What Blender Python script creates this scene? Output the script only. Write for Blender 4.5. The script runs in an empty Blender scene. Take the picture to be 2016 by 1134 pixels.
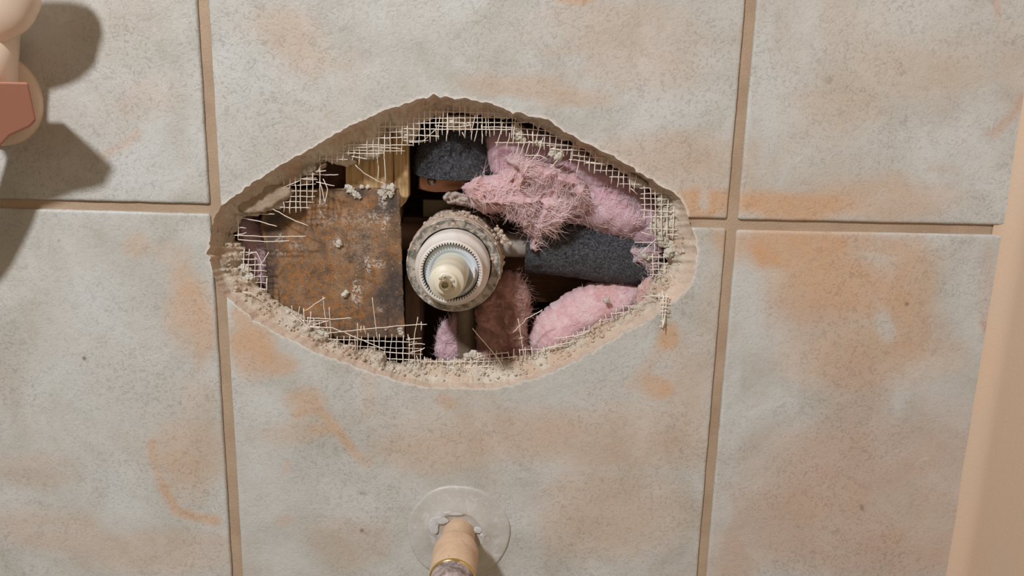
import bpy, bmesh, math, random
import numpy as np
from mathutils import Vector, Matrix
from mathutils.geometry import delaunay_2d_cdt

# ------------------------------------------------------------------ camera, world, lamp
SC = bpy.context.scene
COL = SC.collection
F_PX, W_PX, H_PX = 1500.0, 2016.0, 1134.0
PITCH, ROLL, DIST = math.radians(12.4), math.radians(1.377), 0.437
r0 = np.array([1.0, 0, 0]); u0 = np.array([0, math.sin(PITCH), math.cos(PITCH)])
FWD = np.array([0, math.cos(PITCH), -math.sin(PITCH)])
RGT = math.cos(ROLL) * r0 + math.sin(ROLL) * u0
UPV = -math.sin(ROLL) * r0 + math.cos(ROLL) * u0
CAM = np.array([0.0, -DIST, 0.0])

cam_d = bpy.data.cameras.new('camera')
cam_d.sensor_width = 36.0
cam_d.lens = F_PX / W_PX * 36.0
cam_d.clip_start = 0.005
cam = bpy.data.objects.new('camera', cam_d)
COL.objects.link(cam)
M = Matrix(((RGT[0], UPV[0], -FWD[0], CAM[0]), (RGT[1], UPV[1], -FWD[1], CAM[1]),
            (RGT[2], UPV[2], -FWD[2], CAM[2]), (0, 0, 0, 1)))
cam.matrix_world = M
SC.camera = cam

SC.view_settings.view_transform = 'Standard'
SC.view_settings.look = 'None'
SC.view_settings.gamma = 1.0
SC.view_settings.exposure = 0.0
SC.view_settings.use_curve_mapping = False

world = bpy.data.worlds.new('world'); SC.world = world
world.use_nodes = True
world.node_tree.nodes['Background'].inputs[0].default_value = (1.0, 0.75, 0.50, 1)
world.node_tree.nodes['Background'].inputs[1].default_value = 0.24

ld = bpy.data.lights.new('ceiling_lamp', 'POINT')
ld.energy = 78.0
ld.shadow_soft_size = 0.06
ld.color = (1.0, 0.99, 0.985)
lamp = bpy.data.objects.new('ceiling_lamp', ld); COL.objects.link(lamp)
lamp.location = (-0.58, -1.0, 0.93)


# ------------------------------------------------------------------ helpers
def P(px, py, y=0.0):
    """pixel of the photograph -> point on the plane Y=y"""
    d = FWD + RGT * ((px - W_PX / 2) / F_PX) + UPV * (-(py - H_PX / 2) / F_PX)
    t = (y - CAM[1]) / d[1]
    return CAM + d * t


def PA(pts, y=0.0):
    return np.array([P(a, b, y) for a, b in pts])


def proj(V):
    d = V - CAM
    w = d @ FWD
    return np.stack([W_PX / 2 + F_PX * (d @ RGT) / w, H_PX / 2 - F_PX * (d @ UPV) / w], 1)


def pxm(n, y=0.0):
    """n pixels as metres at depth y"""
    return n / F_PX * (DIST + y) * 1.03


def _h(i, j, k, s):
    n = (i * 374761393 + j * 668265263 + k * 2147483647 + s * 974634777) & 0xffffffff
    n = ((n ^ (n >> 13)) * 1274126177) & 0xffffffff
    n = (n ^ (n >> 16)) & 0xffffffff
    return n / 4294967295.0


def vnoise(V, scale, seed=0):
    Q = np.asarray(V, float) * scale
    I = np.floor(Q).astype(np.int64); Fr = Q - I
    Fr = Fr * Fr * (3 - 2 * Fr)
    out = 0
    for a in (0, 1):
        for b in (0, 1):
            for c in (0, 1):
                w = (Fr[:, 0] if a else 1 - Fr[:, 0]) * (Fr[:, 1] if b else 1 - Fr[:, 1]) * (Fr[:, 2] if c else 1 - Fr[:, 2])
                out = out + w * _h(I[:, 0] + a, I[:, 1] + b, I[:, 2] + c, seed)
    return out * 2 - 1


def fbm(V, scale, octv=4, seed=0, gain=0.5):
    o = 0; a = 1.0; t = 0
    for i in range(octv):
        o = o + a * vnoise(V, scale * 2.03 ** i, seed + i * 17); t += a; a *= gain
    return o / t


def ridged(V, scale, octv=4, seed=0):
    o = 0; a = 1.0; t = 0
    for i in range(octv):
        o = o + a * (1 - np.abs(vnoise(V, scale * 2.1 ** i, seed + i * 31))) ** 2; t += a; a *= 0.5
    return o / t


def inpoly(X, Z, poly):
    c = np.zeros(len(X), bool)
    n = len(poly)
    for i in range(n):
        x1, z1 = poly[i]; x2, z2 = poly[(i + 1) % n]
        if z1 == z2: continue
        m = ((z1 > Z) != (z2 > Z)) & (X < (x2 - x1) * (Z - z1) / (z2 - z1) + x1)
        c ^= m
    return c


def segdist(X, Z, poly, closed=True):
    d = np.full(len(X), 1e9)
    n = len(poly)
    for i in range(n if closed else n - 1):
        a = np.array(poly[i]); b = np.array(poly[(i + 1) % n])
        ab = b - a; L = ab @ ab + 1e-18
        t = np.clip(((X - a[0]) * ab[0] + (Z - a[1]) * ab[1]) / L, 0, 1)
        d = np.minimum(d, np.hypot(X - a[0] - t * ab[0], Z - a[1] - t * ab[1]))
    return d


def densify(poly, step, jit=0.0, seed=1, closed=True, scale=400):
    poly = [np.array(p, float) for p in poly]
    out = []
    n = len(poly)
    for i in range(n if closed else n - 1):
        a, b = poly[i], poly[(i + 1) % n]
        k = max(1, int(np.linalg.norm(b - a) / step))
        for j in range(k):
            out.append(a + (b - a) * j / k)
    if not closed: out.append(poly[-1])
    out = np.array(out)
    if jit:
        V = np.stack([out[:, 0], out[:, 0] * 0, out[:, 1]], 1)
        out = out + np.stack([fbm(V, scale, 3, seed), fbm(V, scale, 3, seed + 5)], 1) * jit
    return out


def smooth_poly(poly, it=2):
    p = np.array(poly, float)
    for _ in range(it):
        q = np.roll(p, -1, 0)
        p = np.stack([0.75 * p + 0.25 * q, 0.25 * p + 0.75 * q], 1).reshape(-1, 2)
    return p


def mesh_obj(name, V, Fs, mats, parent=None, smooth=True, attrs=None, midx=None):
    me = bpy.data.meshes.new(name)
    me.from_pydata([tuple(v) for v in V], [], [tuple(int(i) for i in f) for f in Fs])
    for m in (mats if isinstance(mats, (list, tuple)) else [mats]):
        me.materials.append(m)
    if smooth: me.polygons.foreach_set('use_smooth', [True] * len(me.polygons))
    if midx is not None: me.polygons.foreach_set('material_index', [int(i) for i in midx])
    for k, a in (attrs or {}).items():
        at = me.attributes.new(k, 'FLOAT', 'POINT'); at.data.foreach_set('value', np.asarray(a, np.float32))
    me.update()
    o = bpy.data.objects.new(name, me); COL.objects.link(o)
    if parent is not None: o.parent = parent
    return o


def fix_normals(o):
    bm = bmesh.new(); bm.from_mesh(o.data)
    bmesh.ops.recalc_face_normals(bm, faces=bm.faces)
    bm.to_mesh(o.data); bm.free()
    return o


def tag(o, label, cat, group=None, kind=None):
    o['label'] = label; o['category'] = cat
    if group: o['group'] = group
    if kind: o['kind'] = kind
    return o


def thing(name, loc, label, cat, group=None):
    o = bpy.data.objects.new(name, None); COL.objects.link(o)
    o.empty_display_size = 0.01
    o.location = loc
    return tag(o, label, cat, group)


def under(o, parent):
    """parent while keeping the world place of vertices"""
    o.parent = parent
    o.matrix_parent_inverse = Matrix.Translation(parent.location).inverted()
    return o


class Geo:
    def __init__(s): s.V = []; s.F = []; s.n = 0

    def add(s, V, Fs):
        V = np.asarray(V, float)
        s.V.append(V); s.F += [tuple(i + s.n for i in f) for f in Fs]; s.n += len(V)

    def verts(s): return np.concatenate(s.V)

    def tube(s, pts, rad, sides=5, cap=True):
        pts = np.asarray(pts, float); n = len(pts)
        rad = np.full(n, rad) if np.isscalar(rad) else np.asarray(rad)
        T = np.gradient(pts, axis=0); T /= np.linalg.norm(T, axis=1)[:, None] + 1e-12
        up = np.array([0, 1, 0]) if abs(T[0][1]) < 0.9 else np.array([1, 0, 0])
        V = []
        for i in range(n):
            a = np.cross(T[i], up); a /= np.linalg.norm(a) + 1e-12
            b = np.cross(T[i], a); up = np.cross(a, T[i]) if np.linalg.norm(np.cross(a, T[i])) > 0 else up
            for k in range(sides):
                t = 2 * math.pi * k / sides
                V.append(pts[i] + rad[i] * (math.cos(t) * a + math.sin(t) * b))
        Fs = []
        for i in range(n - 1):
            for k in range(sides):
                k2 = (k + 1) % sides
                Fs.append((i * sides + k, i * sides + k2, (i + 1) * sides + k2, (i + 1) * sides + k))
        if cap:
            Fs.append(tuple(range(sides))[::-1]); Fs.append(tuple((n - 1) * sides + k for k in range(sides)))
        s.add(V, Fs)

    def build(s, name, mat, parent=None, smooth=True):
        o = mesh_obj(name, s.verts(), s.F, mat, None, smooth)
        fix_normals(o)
        if parent is not None: under(o, parent)
        return o


def lathe(prof, c, seg=96, cap0=False, cap1=False, rfun=None):
    """prof: [(radius, y)], axis along Y through c=(x,z)"""
    V = []; n = len(prof)
    for j, (r, y) in enumerate(prof):
        for k in range(seg):
            t = 2 * math.pi * k / seg
            rr = r if rfun is None else rfun(r, y, t, j)
            V.append((c[0] + rr * math.cos(t), y, c[1] + rr * math.sin(t)))
    Fs = []
    for j in range(n - 1):
        for k in range(seg):
            k2 = (k + 1) % seg
            Fs.append((j * seg + k, (j + 1) * seg + k, (j + 1) * seg + k2, j * seg + k2))
    if cap0: Fs.append(tuple(range(seg)))
    if cap1: Fs.append(tuple((n - 1) * seg + k for k in range(seg))[::-1])
    return np.array(V), Fs


def region(outlines_in, outline_out, spacing, extra=None, hex_=True):
    """2D triangulation: inside outline_in, outside outline_out (or None)."""
    pin = np.array(outlines_in)
    x0, z0 = pin.min(0); x1, z1 = pin.max(0)
    gx = np.arange(x0, x1, spacing); gz = np.arange(z0, z1, spacing * 0.87)
    X, Z = np.meshgrid(gx, gz)
    X = X + (np.arange(len(gz)) % 2)[:, None] * spacing * 0.5
    X, Z = X.ravel(), Z.ravel()
    k = inpoly(X, Z, pin); X, Z = X[k], Z[k]
    k = segdist(X, Z, pin) > spacing * 0.45; X, Z = X[k], Z[k]
    if extra is not None:
        for e in extra:
            k = segdist(X, Z, e) > spacing * 0.3; X, Z = X[k], Z[k]
    if outline_out is not None:
        po = np.array(outline_out)
        k = ~inpoly(X, Z, po); X, Z = X[k], Z[k]
        k = segdist(X, Z, po) > spacing * 0.4; X, Z = X[k], Z[k]
    pts = [Vector((a, b)) for a, b in pin]; edges = [(i, (i + 1) % len(pin)) for i in range(len(pin))]
    loops = list(extra or [])
    if outline_out is not None: loops.append(outline_out)
    for L in loops:
        b = len(pts); pts += [Vector((p[0], p[1])) for p in L]
        edges += [(b + i, b + (i + 1) % len(L)) for i in range(len(L))]
    pts += [Vector((a, b)) for a, b in zip(X, Z)]
    vo, eo, fo, *_ = delaunay_2d_cdt(pts, edges, [], 0, 1e-7)
    V = np.array([(v.x, v.y) for v in vo]); T = np.array([f for f in fo if len(f) == 3])
    C = V[T].mean(1)
    k = inpoly(C[:, 0], C[:, 1], pin)
    if outline_out is not None: k &= ~inpoly(C[:, 0], C[:, 1], np.array(outline_out))
    T = T[k]
    used = np.unique(T); mp = -np.ones(len(V), int); mp[used] = np.arange(len(used))
    return V[used], mp[T]


def pillow(name, outline_px, y0, thick, spacing, mat, parent=None, wpx=40, amp=0.002, nscale=150,
           edge_jit=0.002, seed=0, mode='fbm', back=0.4, sm=1, flow=0.0, attrs=None):
    """closed cushion whose front relief follows noise; outline given on the plane y0"""
    po = PA(outline_px, y0)[:, [0, 2]]
    po = smooth_poly(po, sm) if sm else po
    po = densify(po, spacing * 0.8, edge_jit, seed)
    V2, T = region(po, None, spacing)
    d = segdist(V2[:, 0], V2[:, 1], po)
    w = pxm(wpx, y0)
    q = np.clip(d / w, 0, 1)
    prof = np.sqrt(np.clip(1 - (1 - q) ** 2, 0, 1))
    V3 = np.stack([V2[:, 0], V2[:, 0] * 0 + y0, V2[:, 1]], 1)
    if mode == 'ridged':
        wv = np.stack([fbm(V3, nscale * .5, 3, seed + 3), fbm(V3, nscale * .5, 3, seed + 4), fbm(V3, nscale * .5, 3, seed + 6)], 1)
        n = ridged(V3 + wv * 0.006, nscale, 4, seed) * 1.6 - 0.6
    else:
        n = fbm(V3, nscale, 5, seed)
    h = thick * prof + amp * n * np.clip(q * 3, 0, 1)
    Vf = V3.copy(); Vf[:, 1] = y0 - h
    if flow:
        Vf[:, 0] += fbm(V3, nscale * 1.3, 3, seed + 11) * flow * np.clip(q * 2, 0, 1)
        Vf[:, 2] += fbm(V3, nscale * 1.3, 3, seed + 12) * flow * np.clip(q * 2, 0, 1)
    Vb = V3.copy(); Vb[:, 1] = y0 + thick * back * prof
    n0 = len(Vf)
    bd = d < 1e-6
    mp = np.arange(n0) + n0; mp[bd] = np.where(bd)[0]
    V = np.concatenate([Vf, Vb]); Fs = [tuple(t) for t in T] + [tuple(mp[t][::-1]) for t in T]
    used = np.unique(np.array(Fs)); m2 = -np.ones(len(V), int); m2[used] = np.arange(len(used))
    Fs = [tuple(m2[list(f)]) for f in Fs]; V = V[used]
    o = mesh_obj(name, V, Fs, mat, None, True, attrs(V) if attrs else None)
    fix_normals(o)
    if parent is not None: under(o, parent)
    o['_n'] = 0; del o['_n']
    return o, Vf, h


def blob(G, c, r, seed=0, amp=0.35, sub=2, sq=(1, 1, 1), nsc=1.6):
    bm = bmesh.new(); bmesh.ops.create_icosphere(bm, subdivisions=sub, radius=1.0)
    V = np.array([v.co[:] for v in bm.verts]); Fs = [tuple(v.index for v in f.verts) for f in bm.faces]; bm.free()
    n = fbm(V + seed * 7.3, nsc, 4, seed)
    V = V * (1 + amp * n)[:, None] * np.array(sq) * r + np.array(c)
    G.add(V, Fs)


def paint(px, blobs, seed=0, warp=14, wsc=0.02):
    """soft hand-placed patches in the photograph's layout; entries (x,y,rx,ry,strength) or polyline [(x,y)..],width,strength"""
    Q = np.stack([px[:, 0], px[:, 0] * 0, px[:, 1]], 1)
    wx = px[:, 0] + fbm(Q, wsc, 4, seed) * warp; wy = px[:, 1] + fbm(Q, wsc, 4, seed + 9) * warp
    o = np.zeros(len(px))
    for b in blobs:
        if isinstance(b[0], list):
            d = segdist(wx, wy, b[0], False) / b[1]
            v = np.clip(1.5 - d, 0, 1) * b[2]
        else:
            d = np.hypot((wx - b[0]) / b[2], (wy - b[1]) / b[3])
            v = np.clip((1.35 - d) / 0.9, 0, 1); v = v * v * (3 - 2 * v) * b[4]
        o = np.maximum(o, v) + 0.25 * np.minimum(o, v)
    return np.clip(o, 0, 1)


# ------------------------------------------------------------------ materials
class NT:
    def __init__(s, name, rough=0.6, spec=0.4, metal=0.0):
        s.m = bpy.data.materials.new(name); s.m.use_nodes = True
        s.t = s.m.node_tree; s.b = s.t.nodes['Principled BSDF']
        s.b.inputs['Roughness'].default_value = rough
        s.b.inputs['Specular IOR Level'].default_value = spec
        s.b.inputs['Metallic'].default_value = metal
        s.co = s.t.nodes.new('ShaderNodeTexCoord').outputs['Object']

    def link(s, a, b): s.t.links.new(a, b)

    def noise(s, scale, detail=4, rough=0.55, dist=0.0, vec=None, stretch=None):
        n = s.t.nodes.new('ShaderNodeTexNoise')
        n.inputs['Scale'].default_value = scale; n.inputs['Detail'].default_value = detail
        n.inputs['Roughness'].default_value = rough; n.inputs['Distortion'].default_value = dist
        v = vec or s.co
        if stretch:
            mp = s.t.nodes.new('ShaderNodeMapping'); mp.inputs['Scale'].default_value = stretch
            s.link(v, mp.inputs[0]); v = mp.outputs[0]
        s.link(v, n.inputs['Vector']); return n.outputs['Fac']

    def voro(s, scale, feature='F1'):
        n = s.t.nodes.new('ShaderNodeTexVoronoi'); n.feature = feature
        n.inputs['Scale'].default_value = scale; s.link(s.co, n.inputs['Vector']); return n.outputs['Distance']

    def ramp(s, fac, a, b, lo=0.0, hi=1.0):
        n = s.t.nodes.new('ShaderNodeMapRange'); n.inputs['From Min'].default_value = a; n.inputs['From Max'].default_value = b
        n.inputs['To Min'].default_value = lo; n.inputs['To Max'].default_value = hi
        s.link(fac, n.inputs['Value']); return n.outputs['Result']

    def math(s, op, a, b):
        n = s.t.nodes.new('ShaderNodeMath'); n.operation = op
        for i, v in enumerate((a, b)):
            if isinstance(v, (int, float)): n.inputs[i].default_value = v
            else: s.link(v, n.inputs[i])
        return n.outputs[0]

    def mix(s, fac, a, b, mode='MIX'):
        n = s.t.nodes.new('ShaderNodeMix'); n.data_type = 'RGBA'; n.blend_type = mode
        for i, v in ((0, fac), (6, a), (7, b)):
            if isinstance(v, (int, float)): n.inputs[i].default_value = v
            elif isinstance(v, tuple): n.inputs[i].default_value = (*v, 1)
            else: s.link(v, n.inputs[i])
        return n.outputs[2]

    def attr(s, name):
        n = s.t.nodes.new('ShaderNodeAttribute'); n.attribute_name = name; return n.outputs['Fac']

    def color(s, c):
        if isinstance(c, tuple): s.b.inputs['Base Color'].default_value = (*c, 1)
        else: s.link(c, s.b.inputs['Base Color'])

    def rough(s, r): s.link(r, s.b.inputs['Roughness'])

    def bump(s, h, dist, strength=1.0):
        n = s.t.nodes.new('ShaderNodeBump'); n.inputs['Distance'].default_value = dist
        n.inputs['Strength'].default_value = strength
        s.link(h, n.inputs['Height'])
        if getattr(s, 'last', None) is not None: s.link(s.last, n.inputs['Normal'])
        s.last = n.outputs[0]; s.link(s.last, s.b.inputs['Normal'])


def mat_tile(name='glazed_tile'):
    n = NT(name, 0.5, 0.35)
    big = n.noise(22, 5, 0.6, 0.6)
    c = n.mix(n.ramp(big, 0.35, 0.65), (0.475, 0.475, 0.445), (0.59, 0.615, 0.615))
    c = n.mix(n.ramp(n.noise(9, 4, 0.6, 0.4), 0.45, 0.75, 0, 0.5), c, (0.54, 0.46, 0.37))
    mo = n.ramp(n.noise(60, 5, 0.65), 0.25, 0.75, 0.72, 1.2)
    w = n.math('MULTIPLY', n.attr('warm'), mo)
    c = n.mix(w, c, (0.60, 0.385, 0.235))
    pk = n.math('MULTIPLY', n.attr('pink'), mo)
    c = n.mix(pk, c, (0.53, 0.39, 0.31))
    wh = n.math('MULTIPLY', n.attr('pale'), mo)
    c = n.mix(wh, c, (0.58, 0.61, 0.615))
    sp = n.noise(330, 3, 0.6, 1.6)
    c = n.mix(n.ramp(n.noise(17, 3), 0.38, 0.62, 0.35, 1.15), c, n.mix(n.ramp(sp, 0.36, 0.50), (0.79, 0.79, 0.80), (1.0, 1.0, 1.0)), 'MULTIPLY')
    sp2 = n.noise(130, 2, 0.5, 2.0)
    c = n.mix(n.math('MULTIPLY', n.ramp(sp2, 0.62, 0.74, 0, 0.35), n.ramp(n.noise(14, 3), 0.52, 0.66)), c, (0.70, 0.69, 0.66))
    pit = n.noise(210, 1, 0.4, 0.3)
    c = n.mix(n.ramp(pit, 0.80, 0.83, 0, 0.4), c, (0.30, 0.22, 0.17))
    c = n.mix(n.attr('chip'), c, (0.80, 0.77, 0.73))
    c = n.mix(n.attr('speck'), c, (0.16, 0.10, 0.07))
    n.color(c)
    n.rough(n.ramp(sp, 0.3, 0.7, 0.38, 0.6))
    n.bump(n.noise(55, 4, 0.6), 0.0012, 0.5)
    n.bump(sp, 0.0004, 0.7)
    return n.m


def mat_grout():
    n = NT('sanded_grout', 0.9, 0.2)
    c = n.mix(n.ramp(n.noise(30, 4), 0.35, 0.65), (0.40, 0.30, 0.215), (0.49, 0.38, 0.28))
    c = n.mix(1.0, c, n.mix(n.noise(1200, 2), (0.8, 0.8, 0.8), (1.12, 1.1, 1.1)), 'MULTIPLY')
    n.color(c); n.bump(n.noise(900, 3, 0.7), 0.0005, 0.6); return n.m


def mat_mortar(name, a, b, bump=0.0016, dust=(0.62, 0.43, 0.31), dustamt=0.6, rsc=500):
    n = NT(name, 0.95, 0.15)
    c = n.mix(n.ramp(n.noise(120, 5, 0.6), 0.35, 0.65), a, b)
    c = n.mix(n.ramp(n.noise(45, 4, 0.6, 0.5), 0.45, 0.62, 0, dustamt), c, dust)
    c = n.mix(n.ramp(n.noise(700, 3), 0.62, 0.70, 0, 0.5), c, (0.25, 0.19, 0.14))
    n.color(c)
    n.bump(n.noise(170, 6, 0.7, 0.3), bump * 1.6, 0.8)
    n.bump(n.noise(rsc * 1.4, 4, 0.75), bump * 0.45, 0.8)
    return n.m


def mat_rust():
    n = NT('rusted_steel', 0.8, 0.3, 0.1)
    a = n.noise(90, 6, 0.7, 0.4)
    c = n.mix(n.ramp(a, 0.35, 0.65), (0.13, 0.085, 0.055), (0.34, 0.225, 0.145))
    o = n.ramp(n.noise(260, 6, 0.8, 0.6), 0.46, 0.62)
    c = n.mix(n.math('MULTIPLY', o, n.ramp(n.math('ADD', n.attr('orange'), n.ramp(n.noise(45, 3), .42, .62, 0, .9)), 0.15, 0.8, 0.0, 0.88)), c, (0.42, 0.185, 0.05))
    c = n.mix(n.math('MULTIPLY', n.attr('dark'), n.ramp(n.noise(300, 5, 0.7), 0.35, 0.55, 0.45, 1)), c, (0.075, 0.062, 0.062))
    sp = n.ramp(n.noise(700, 3, 0.6, 0.6), 0.48, 0.56)
    c = n.mix(n.math('MULTIPLY', n.attr('splash'), sp), c, (0.62, 0.57, 0.52))
    sp3 = n.math('MULTIPLY', n.ramp(n.noise(900, 2, 0.5), 0.66, 0.70), n.ramp(n.noise(50, 3), 0.42, 0.6))
    c = n.mix(sp3, c, (0.50, 0.44, 0.38))
    c = n.mix(n.ramp(n.noise(800, 2, .5), 0.36, 0.30, 0, .7), c, (0.05, 0.035, 0.03))
    n.color(c)
    n.bump(n.noise(400, 5, 0.75), 0.0008, 0.9)
    return n.m


def mat_foam():
    n = NT('charcoal_foam', 0.5, 0.55)
    v = n.noise(750, 5, 0.75, 0.6)
    c = n.mix(n.ramp(v, 0.40, 0.62), (0.014, 0.016, 0.022), (0.19, 0.21, 0.25))
    c = n.mix(n.ramp(n.noise(1600, 2), 0.66, 0.72, 0, 0.8), c, (0.5, 0.5, 0.52))  # pale flecks and contrast paint the foam's sparkle into its colour
    n.color(c); n.bump(v, 0.0035, 1.0); n.bump(n.noise(1200, 3, .7), 0.0006, 0.8)
    return n.m


def mat_wool(name, a, b, c3=(0.60, 0.33, 0.33)):
    n = NT(name, 1.0, 0.05)
    c = n.mix(n.ramp(n.noise(90, 5, 0.65, 0.8), 0.38, 0.62), a, b)
    c = n.mix(n.ramp(n.noise(40, 3, 0.5), 0.56, 0.72, 0, 0.7), c, c3)
    c = n.mix(n.ramp(n.noise(500, 4, 0.7, 2.0), 0.55, 0.75, 0, 0.35), c, (0.9, 0.78, 0.76))
    n.color(c)
    n.b.inputs['Subsurface Weight'].default_value = 0.35
    n.b.inputs['Subsurface Radius'].default_value = (0.006, 0.003, 0.003)
    n.b.inputs['Subsurface Scale'].default_value = 1.0
    n.bump(n.noise(260, 6, 0.7, 2.5), 0.0022, 0.8)
    n.bump(n.noise(1100, 4, 0.7, 1.0), 0.0004, 0.8)
    return n.m


def mat_wood(name, a, b, st=(1, 1, 0.05), sc=700, bump=0.0006):
    n = NT(name, 0.75, 0.25)
    g = n.noise(sc, 5, 0.65, 0.3, stretch=st)
    c = n.mix(n.ramp(g, 0.35, 0.65), a, b)
    c = n.mix(n.ramp(n.noise(60, 3), 0.4, 0.7, 0, 0.35), c, tuple(x * 0.55 for x in a))
    n.color(c); n.bump(g, bump, 0.9); return n.m


def mat_simple(name, col, rough=0.5, metal=0.0, spec=0.4, var=0.12, sc=150, bump=0.0, dust=None, dustamt=0.5, dsc=90):
    n = NT(name, rough, spec, metal)
    c = n.mix(n.noise(sc, 4), tuple(x * (1 - var) for x in col), tuple(min(1, x * (1 + var)) for x in col))
    if dust: c = n.mix(n.ramp(n.noise(dsc, 5, 0.65, 0.5), 0.42, 0.58, 0, dustamt), c, dust)
    n.color(c)
    if dust and metal > 0.2: n.link(n.ramp(n.noise(dsc, 5, 0.65, 0.5), 0.42, 0.58, metal, metal * 0.2), n.b.inputs['Metallic'])
    if bump: n.bump(n.noise(sc * 4, 4, 0.7), bump, 0.8)
    return n.m


M_TILE = mat_tile(); M_GROUT = mat_grout()
M_CEM = mat_mortar('crumbly_mortar', (0.60, 0.53, 0.44), (0.74, 0.69, 0.60))
M_BISC = mat_mortar('broken_tile_body', (0.56, 0.45, 0.37), (0.66, 0.57, 0.48), 0.0007, (0.64, 0.49, 0.40), 0.5)
M_FRAG = mat_mortar('grey_cement_fragment', (0.36, 0.29, 0.22), (0.46, 0.39, 0.31), 0.001, (0.40, 0.31, 0.23), 0.4)
M_WHITE = mat_mortar('pale_mortar', (0.60, 0.57, 0.50), (0.75, 0.73, 0.67), 0.0015, (0.66, 0.58, 0.5), 0.3)
M_RUST = mat_rust(); M_FOAM = mat_foam()
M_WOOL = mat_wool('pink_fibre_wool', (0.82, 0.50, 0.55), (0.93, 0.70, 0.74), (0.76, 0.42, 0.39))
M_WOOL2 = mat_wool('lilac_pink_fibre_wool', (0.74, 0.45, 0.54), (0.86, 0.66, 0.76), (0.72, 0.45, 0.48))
M_WOOL3 = mat_wool('shade_toned_pink_wool', (0.52, 0.28, 0.25), (0.68, 0.42, 0.38), (0.42, 0.22, 0.17))  # darker copy of the pink wool; shade is put into its colour
M_FIB = mat_simple('wool_strands', (0.94, 0.72, 0.74), 0.9, 0, 0.1, 0.12, 80)
M_STRAND = mat_simple('fibreglass_strand', (0.86, 0.80, 0.73), 0.7, 0, 0.3, 0.08, 200)
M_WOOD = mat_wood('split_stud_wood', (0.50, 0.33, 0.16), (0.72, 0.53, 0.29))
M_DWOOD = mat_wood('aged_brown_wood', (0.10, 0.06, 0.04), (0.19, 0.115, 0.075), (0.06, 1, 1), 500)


# ------------------------------------------------------------------ hole outlines (photo layout)
A_PX = [(412, 490), (417, 450), (424, 422), (436, 405), (455, 390), (480, 373), (505, 356), (530, 340), (556, 322), (580, 309),
        (605, 297), (632, 281), (660, 261), (690, 248), (720, 236), (750, 221), (780, 209), (810, 200), (838, 192), (852, 187), (866, 192),
        (880, 188), (894, 195), (912, 191), (930, 198), (950, 200), (962, 203), (985, 210), (1010, 222), (1025, 222), (1040, 230), (1070, 233), (1090, 243),
        (1108, 258), (1118, 262), (1145, 277), (1180, 295), (1200, 303), (1215, 313), (1240, 325), (1252, 337), (1280, 352), (1310, 372), (1332, 384), (1346, 402),
        (1354, 425), (1362, 447), (1368, 462), (1372, 490), (1371, 520), (1362, 552), (1349, 574), (1325, 592), (1295, 615),
        (1265, 636), (1225, 656), (1183, 680), (1146, 704), (1100, 726), (1062, 742), (1024, 753), (990, 760), (962, 765),
        (923, 764), (884, 764), (849, 763), (818, 758), (792, 752), (770, 744), (735, 734), (713, 726), (681, 715),
        (644, 702), (615, 691), (591, 676), (559, 663), (522, 643), (498, 627), (467, 603), (445, 584), (430, 565),
        (422, 544), (411, 511), (416, 507), (406, 500)]
B_PX = [(456, 475), (462, 460), (469, 440), (478, 424), (504, 420), (536, 412), (556, 402), (572, 380), (576, 366), (600, 346),
        (626, 330), (641, 314), (668, 322), (690, 322), (705, 300), (731, 312), (752, 300), (757, 262), (785, 252), (800, 280), (822, 268),
        (828, 240), (866, 228), (905, 224), (940, 228), (985, 231), (1014, 239), (1047, 249), (1076, 258), (1100, 270),
        (1123, 283), (1158, 300), (1193, 319), (1216, 331), (1239, 349), (1266, 364), (1285, 376), (1298, 395), (1300, 420), (1292, 440),
        (1296, 464), (1306, 488), (1322, 505), (1303, 535), (1288, 550), (1280, 562), (1276, 588), (1251, 605),
        (1222, 620), (1181, 637), (1146, 657), (1111, 678), (1076, 690), (1045, 698), (1018, 703), (971, 706), (927, 708),
        (880, 711), (845, 711), (826, 716), (807, 711), (783, 715), (763, 712), (757, 690), (722, 688), (705, 692), (698, 680),
        (659, 673), (646, 665), (645, 652), (622, 646), (610, 640), (590, 622), (565, 607), (548, 600), (527, 580),
        (508, 564), (497, 538), (478, 524), (478, 485)]
CEN_PX = (897, 480)


def radial(px_pts, y, N, seed, jit):
    c = P(*CEN_PX, y)[[0, 2]]
    po = PA(px_pts, y)[:, [0, 2]] - c
    po = densify(po, 0.001, jit, seed, True, 350)
    out = []
    th = np.linspace(0, 2 * math.pi, N, endpoint=False)
    a, b = po, np.roll(po, -1, 0)
    for t in th:
        d = np.array([math.cos(t), math.sin(t)])
        den = d[0] * (b[:, 1] - a[:, 1]) - d[1] * (b[:, 0] - a[:, 0])
        s = (a[:, 0] * (b[:, 1] - a[:, 1]) - a[:, 1] * (b[:, 0] - a[:, 0])) / (den + 1e-15)
        u = (a[:, 0] * d[1] - a[:, 1] * d[0]) / (den + 1e-15)
        ok = (u >= 0) & (u <= 1) & (s > 0)
        out.append(s[ok].min() if ok.any() else out[-1])
    r = np.array(out)
    return np.stack([c[0] + r * np.cos(th), c[1] + r * np.sin(th)], 1)


NR = 1100
A_W = radial(A_PX, 0.0, NR, 3, 0.0012)
B_W = radial(B_PX, 0.018, NR, 8, 0.0034)

# ------------------------------------------------------------------ tiled wall
def line(a, b):  # px line through two photo points at wall face -> world 2D pts
    return P(*a)[[0, 2]], P(*b)[[0, 2]]


def isect(l1, l2):
    (p, p2), (q, q2) = l1, l2
    r = p2 - p; s = q2 - q
    t = ((q - p)[0] * s[1] - (q - p)[1] * s[0]) / (r[0] * s[1] - r[1] * s[0])
    return p + r * t


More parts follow.
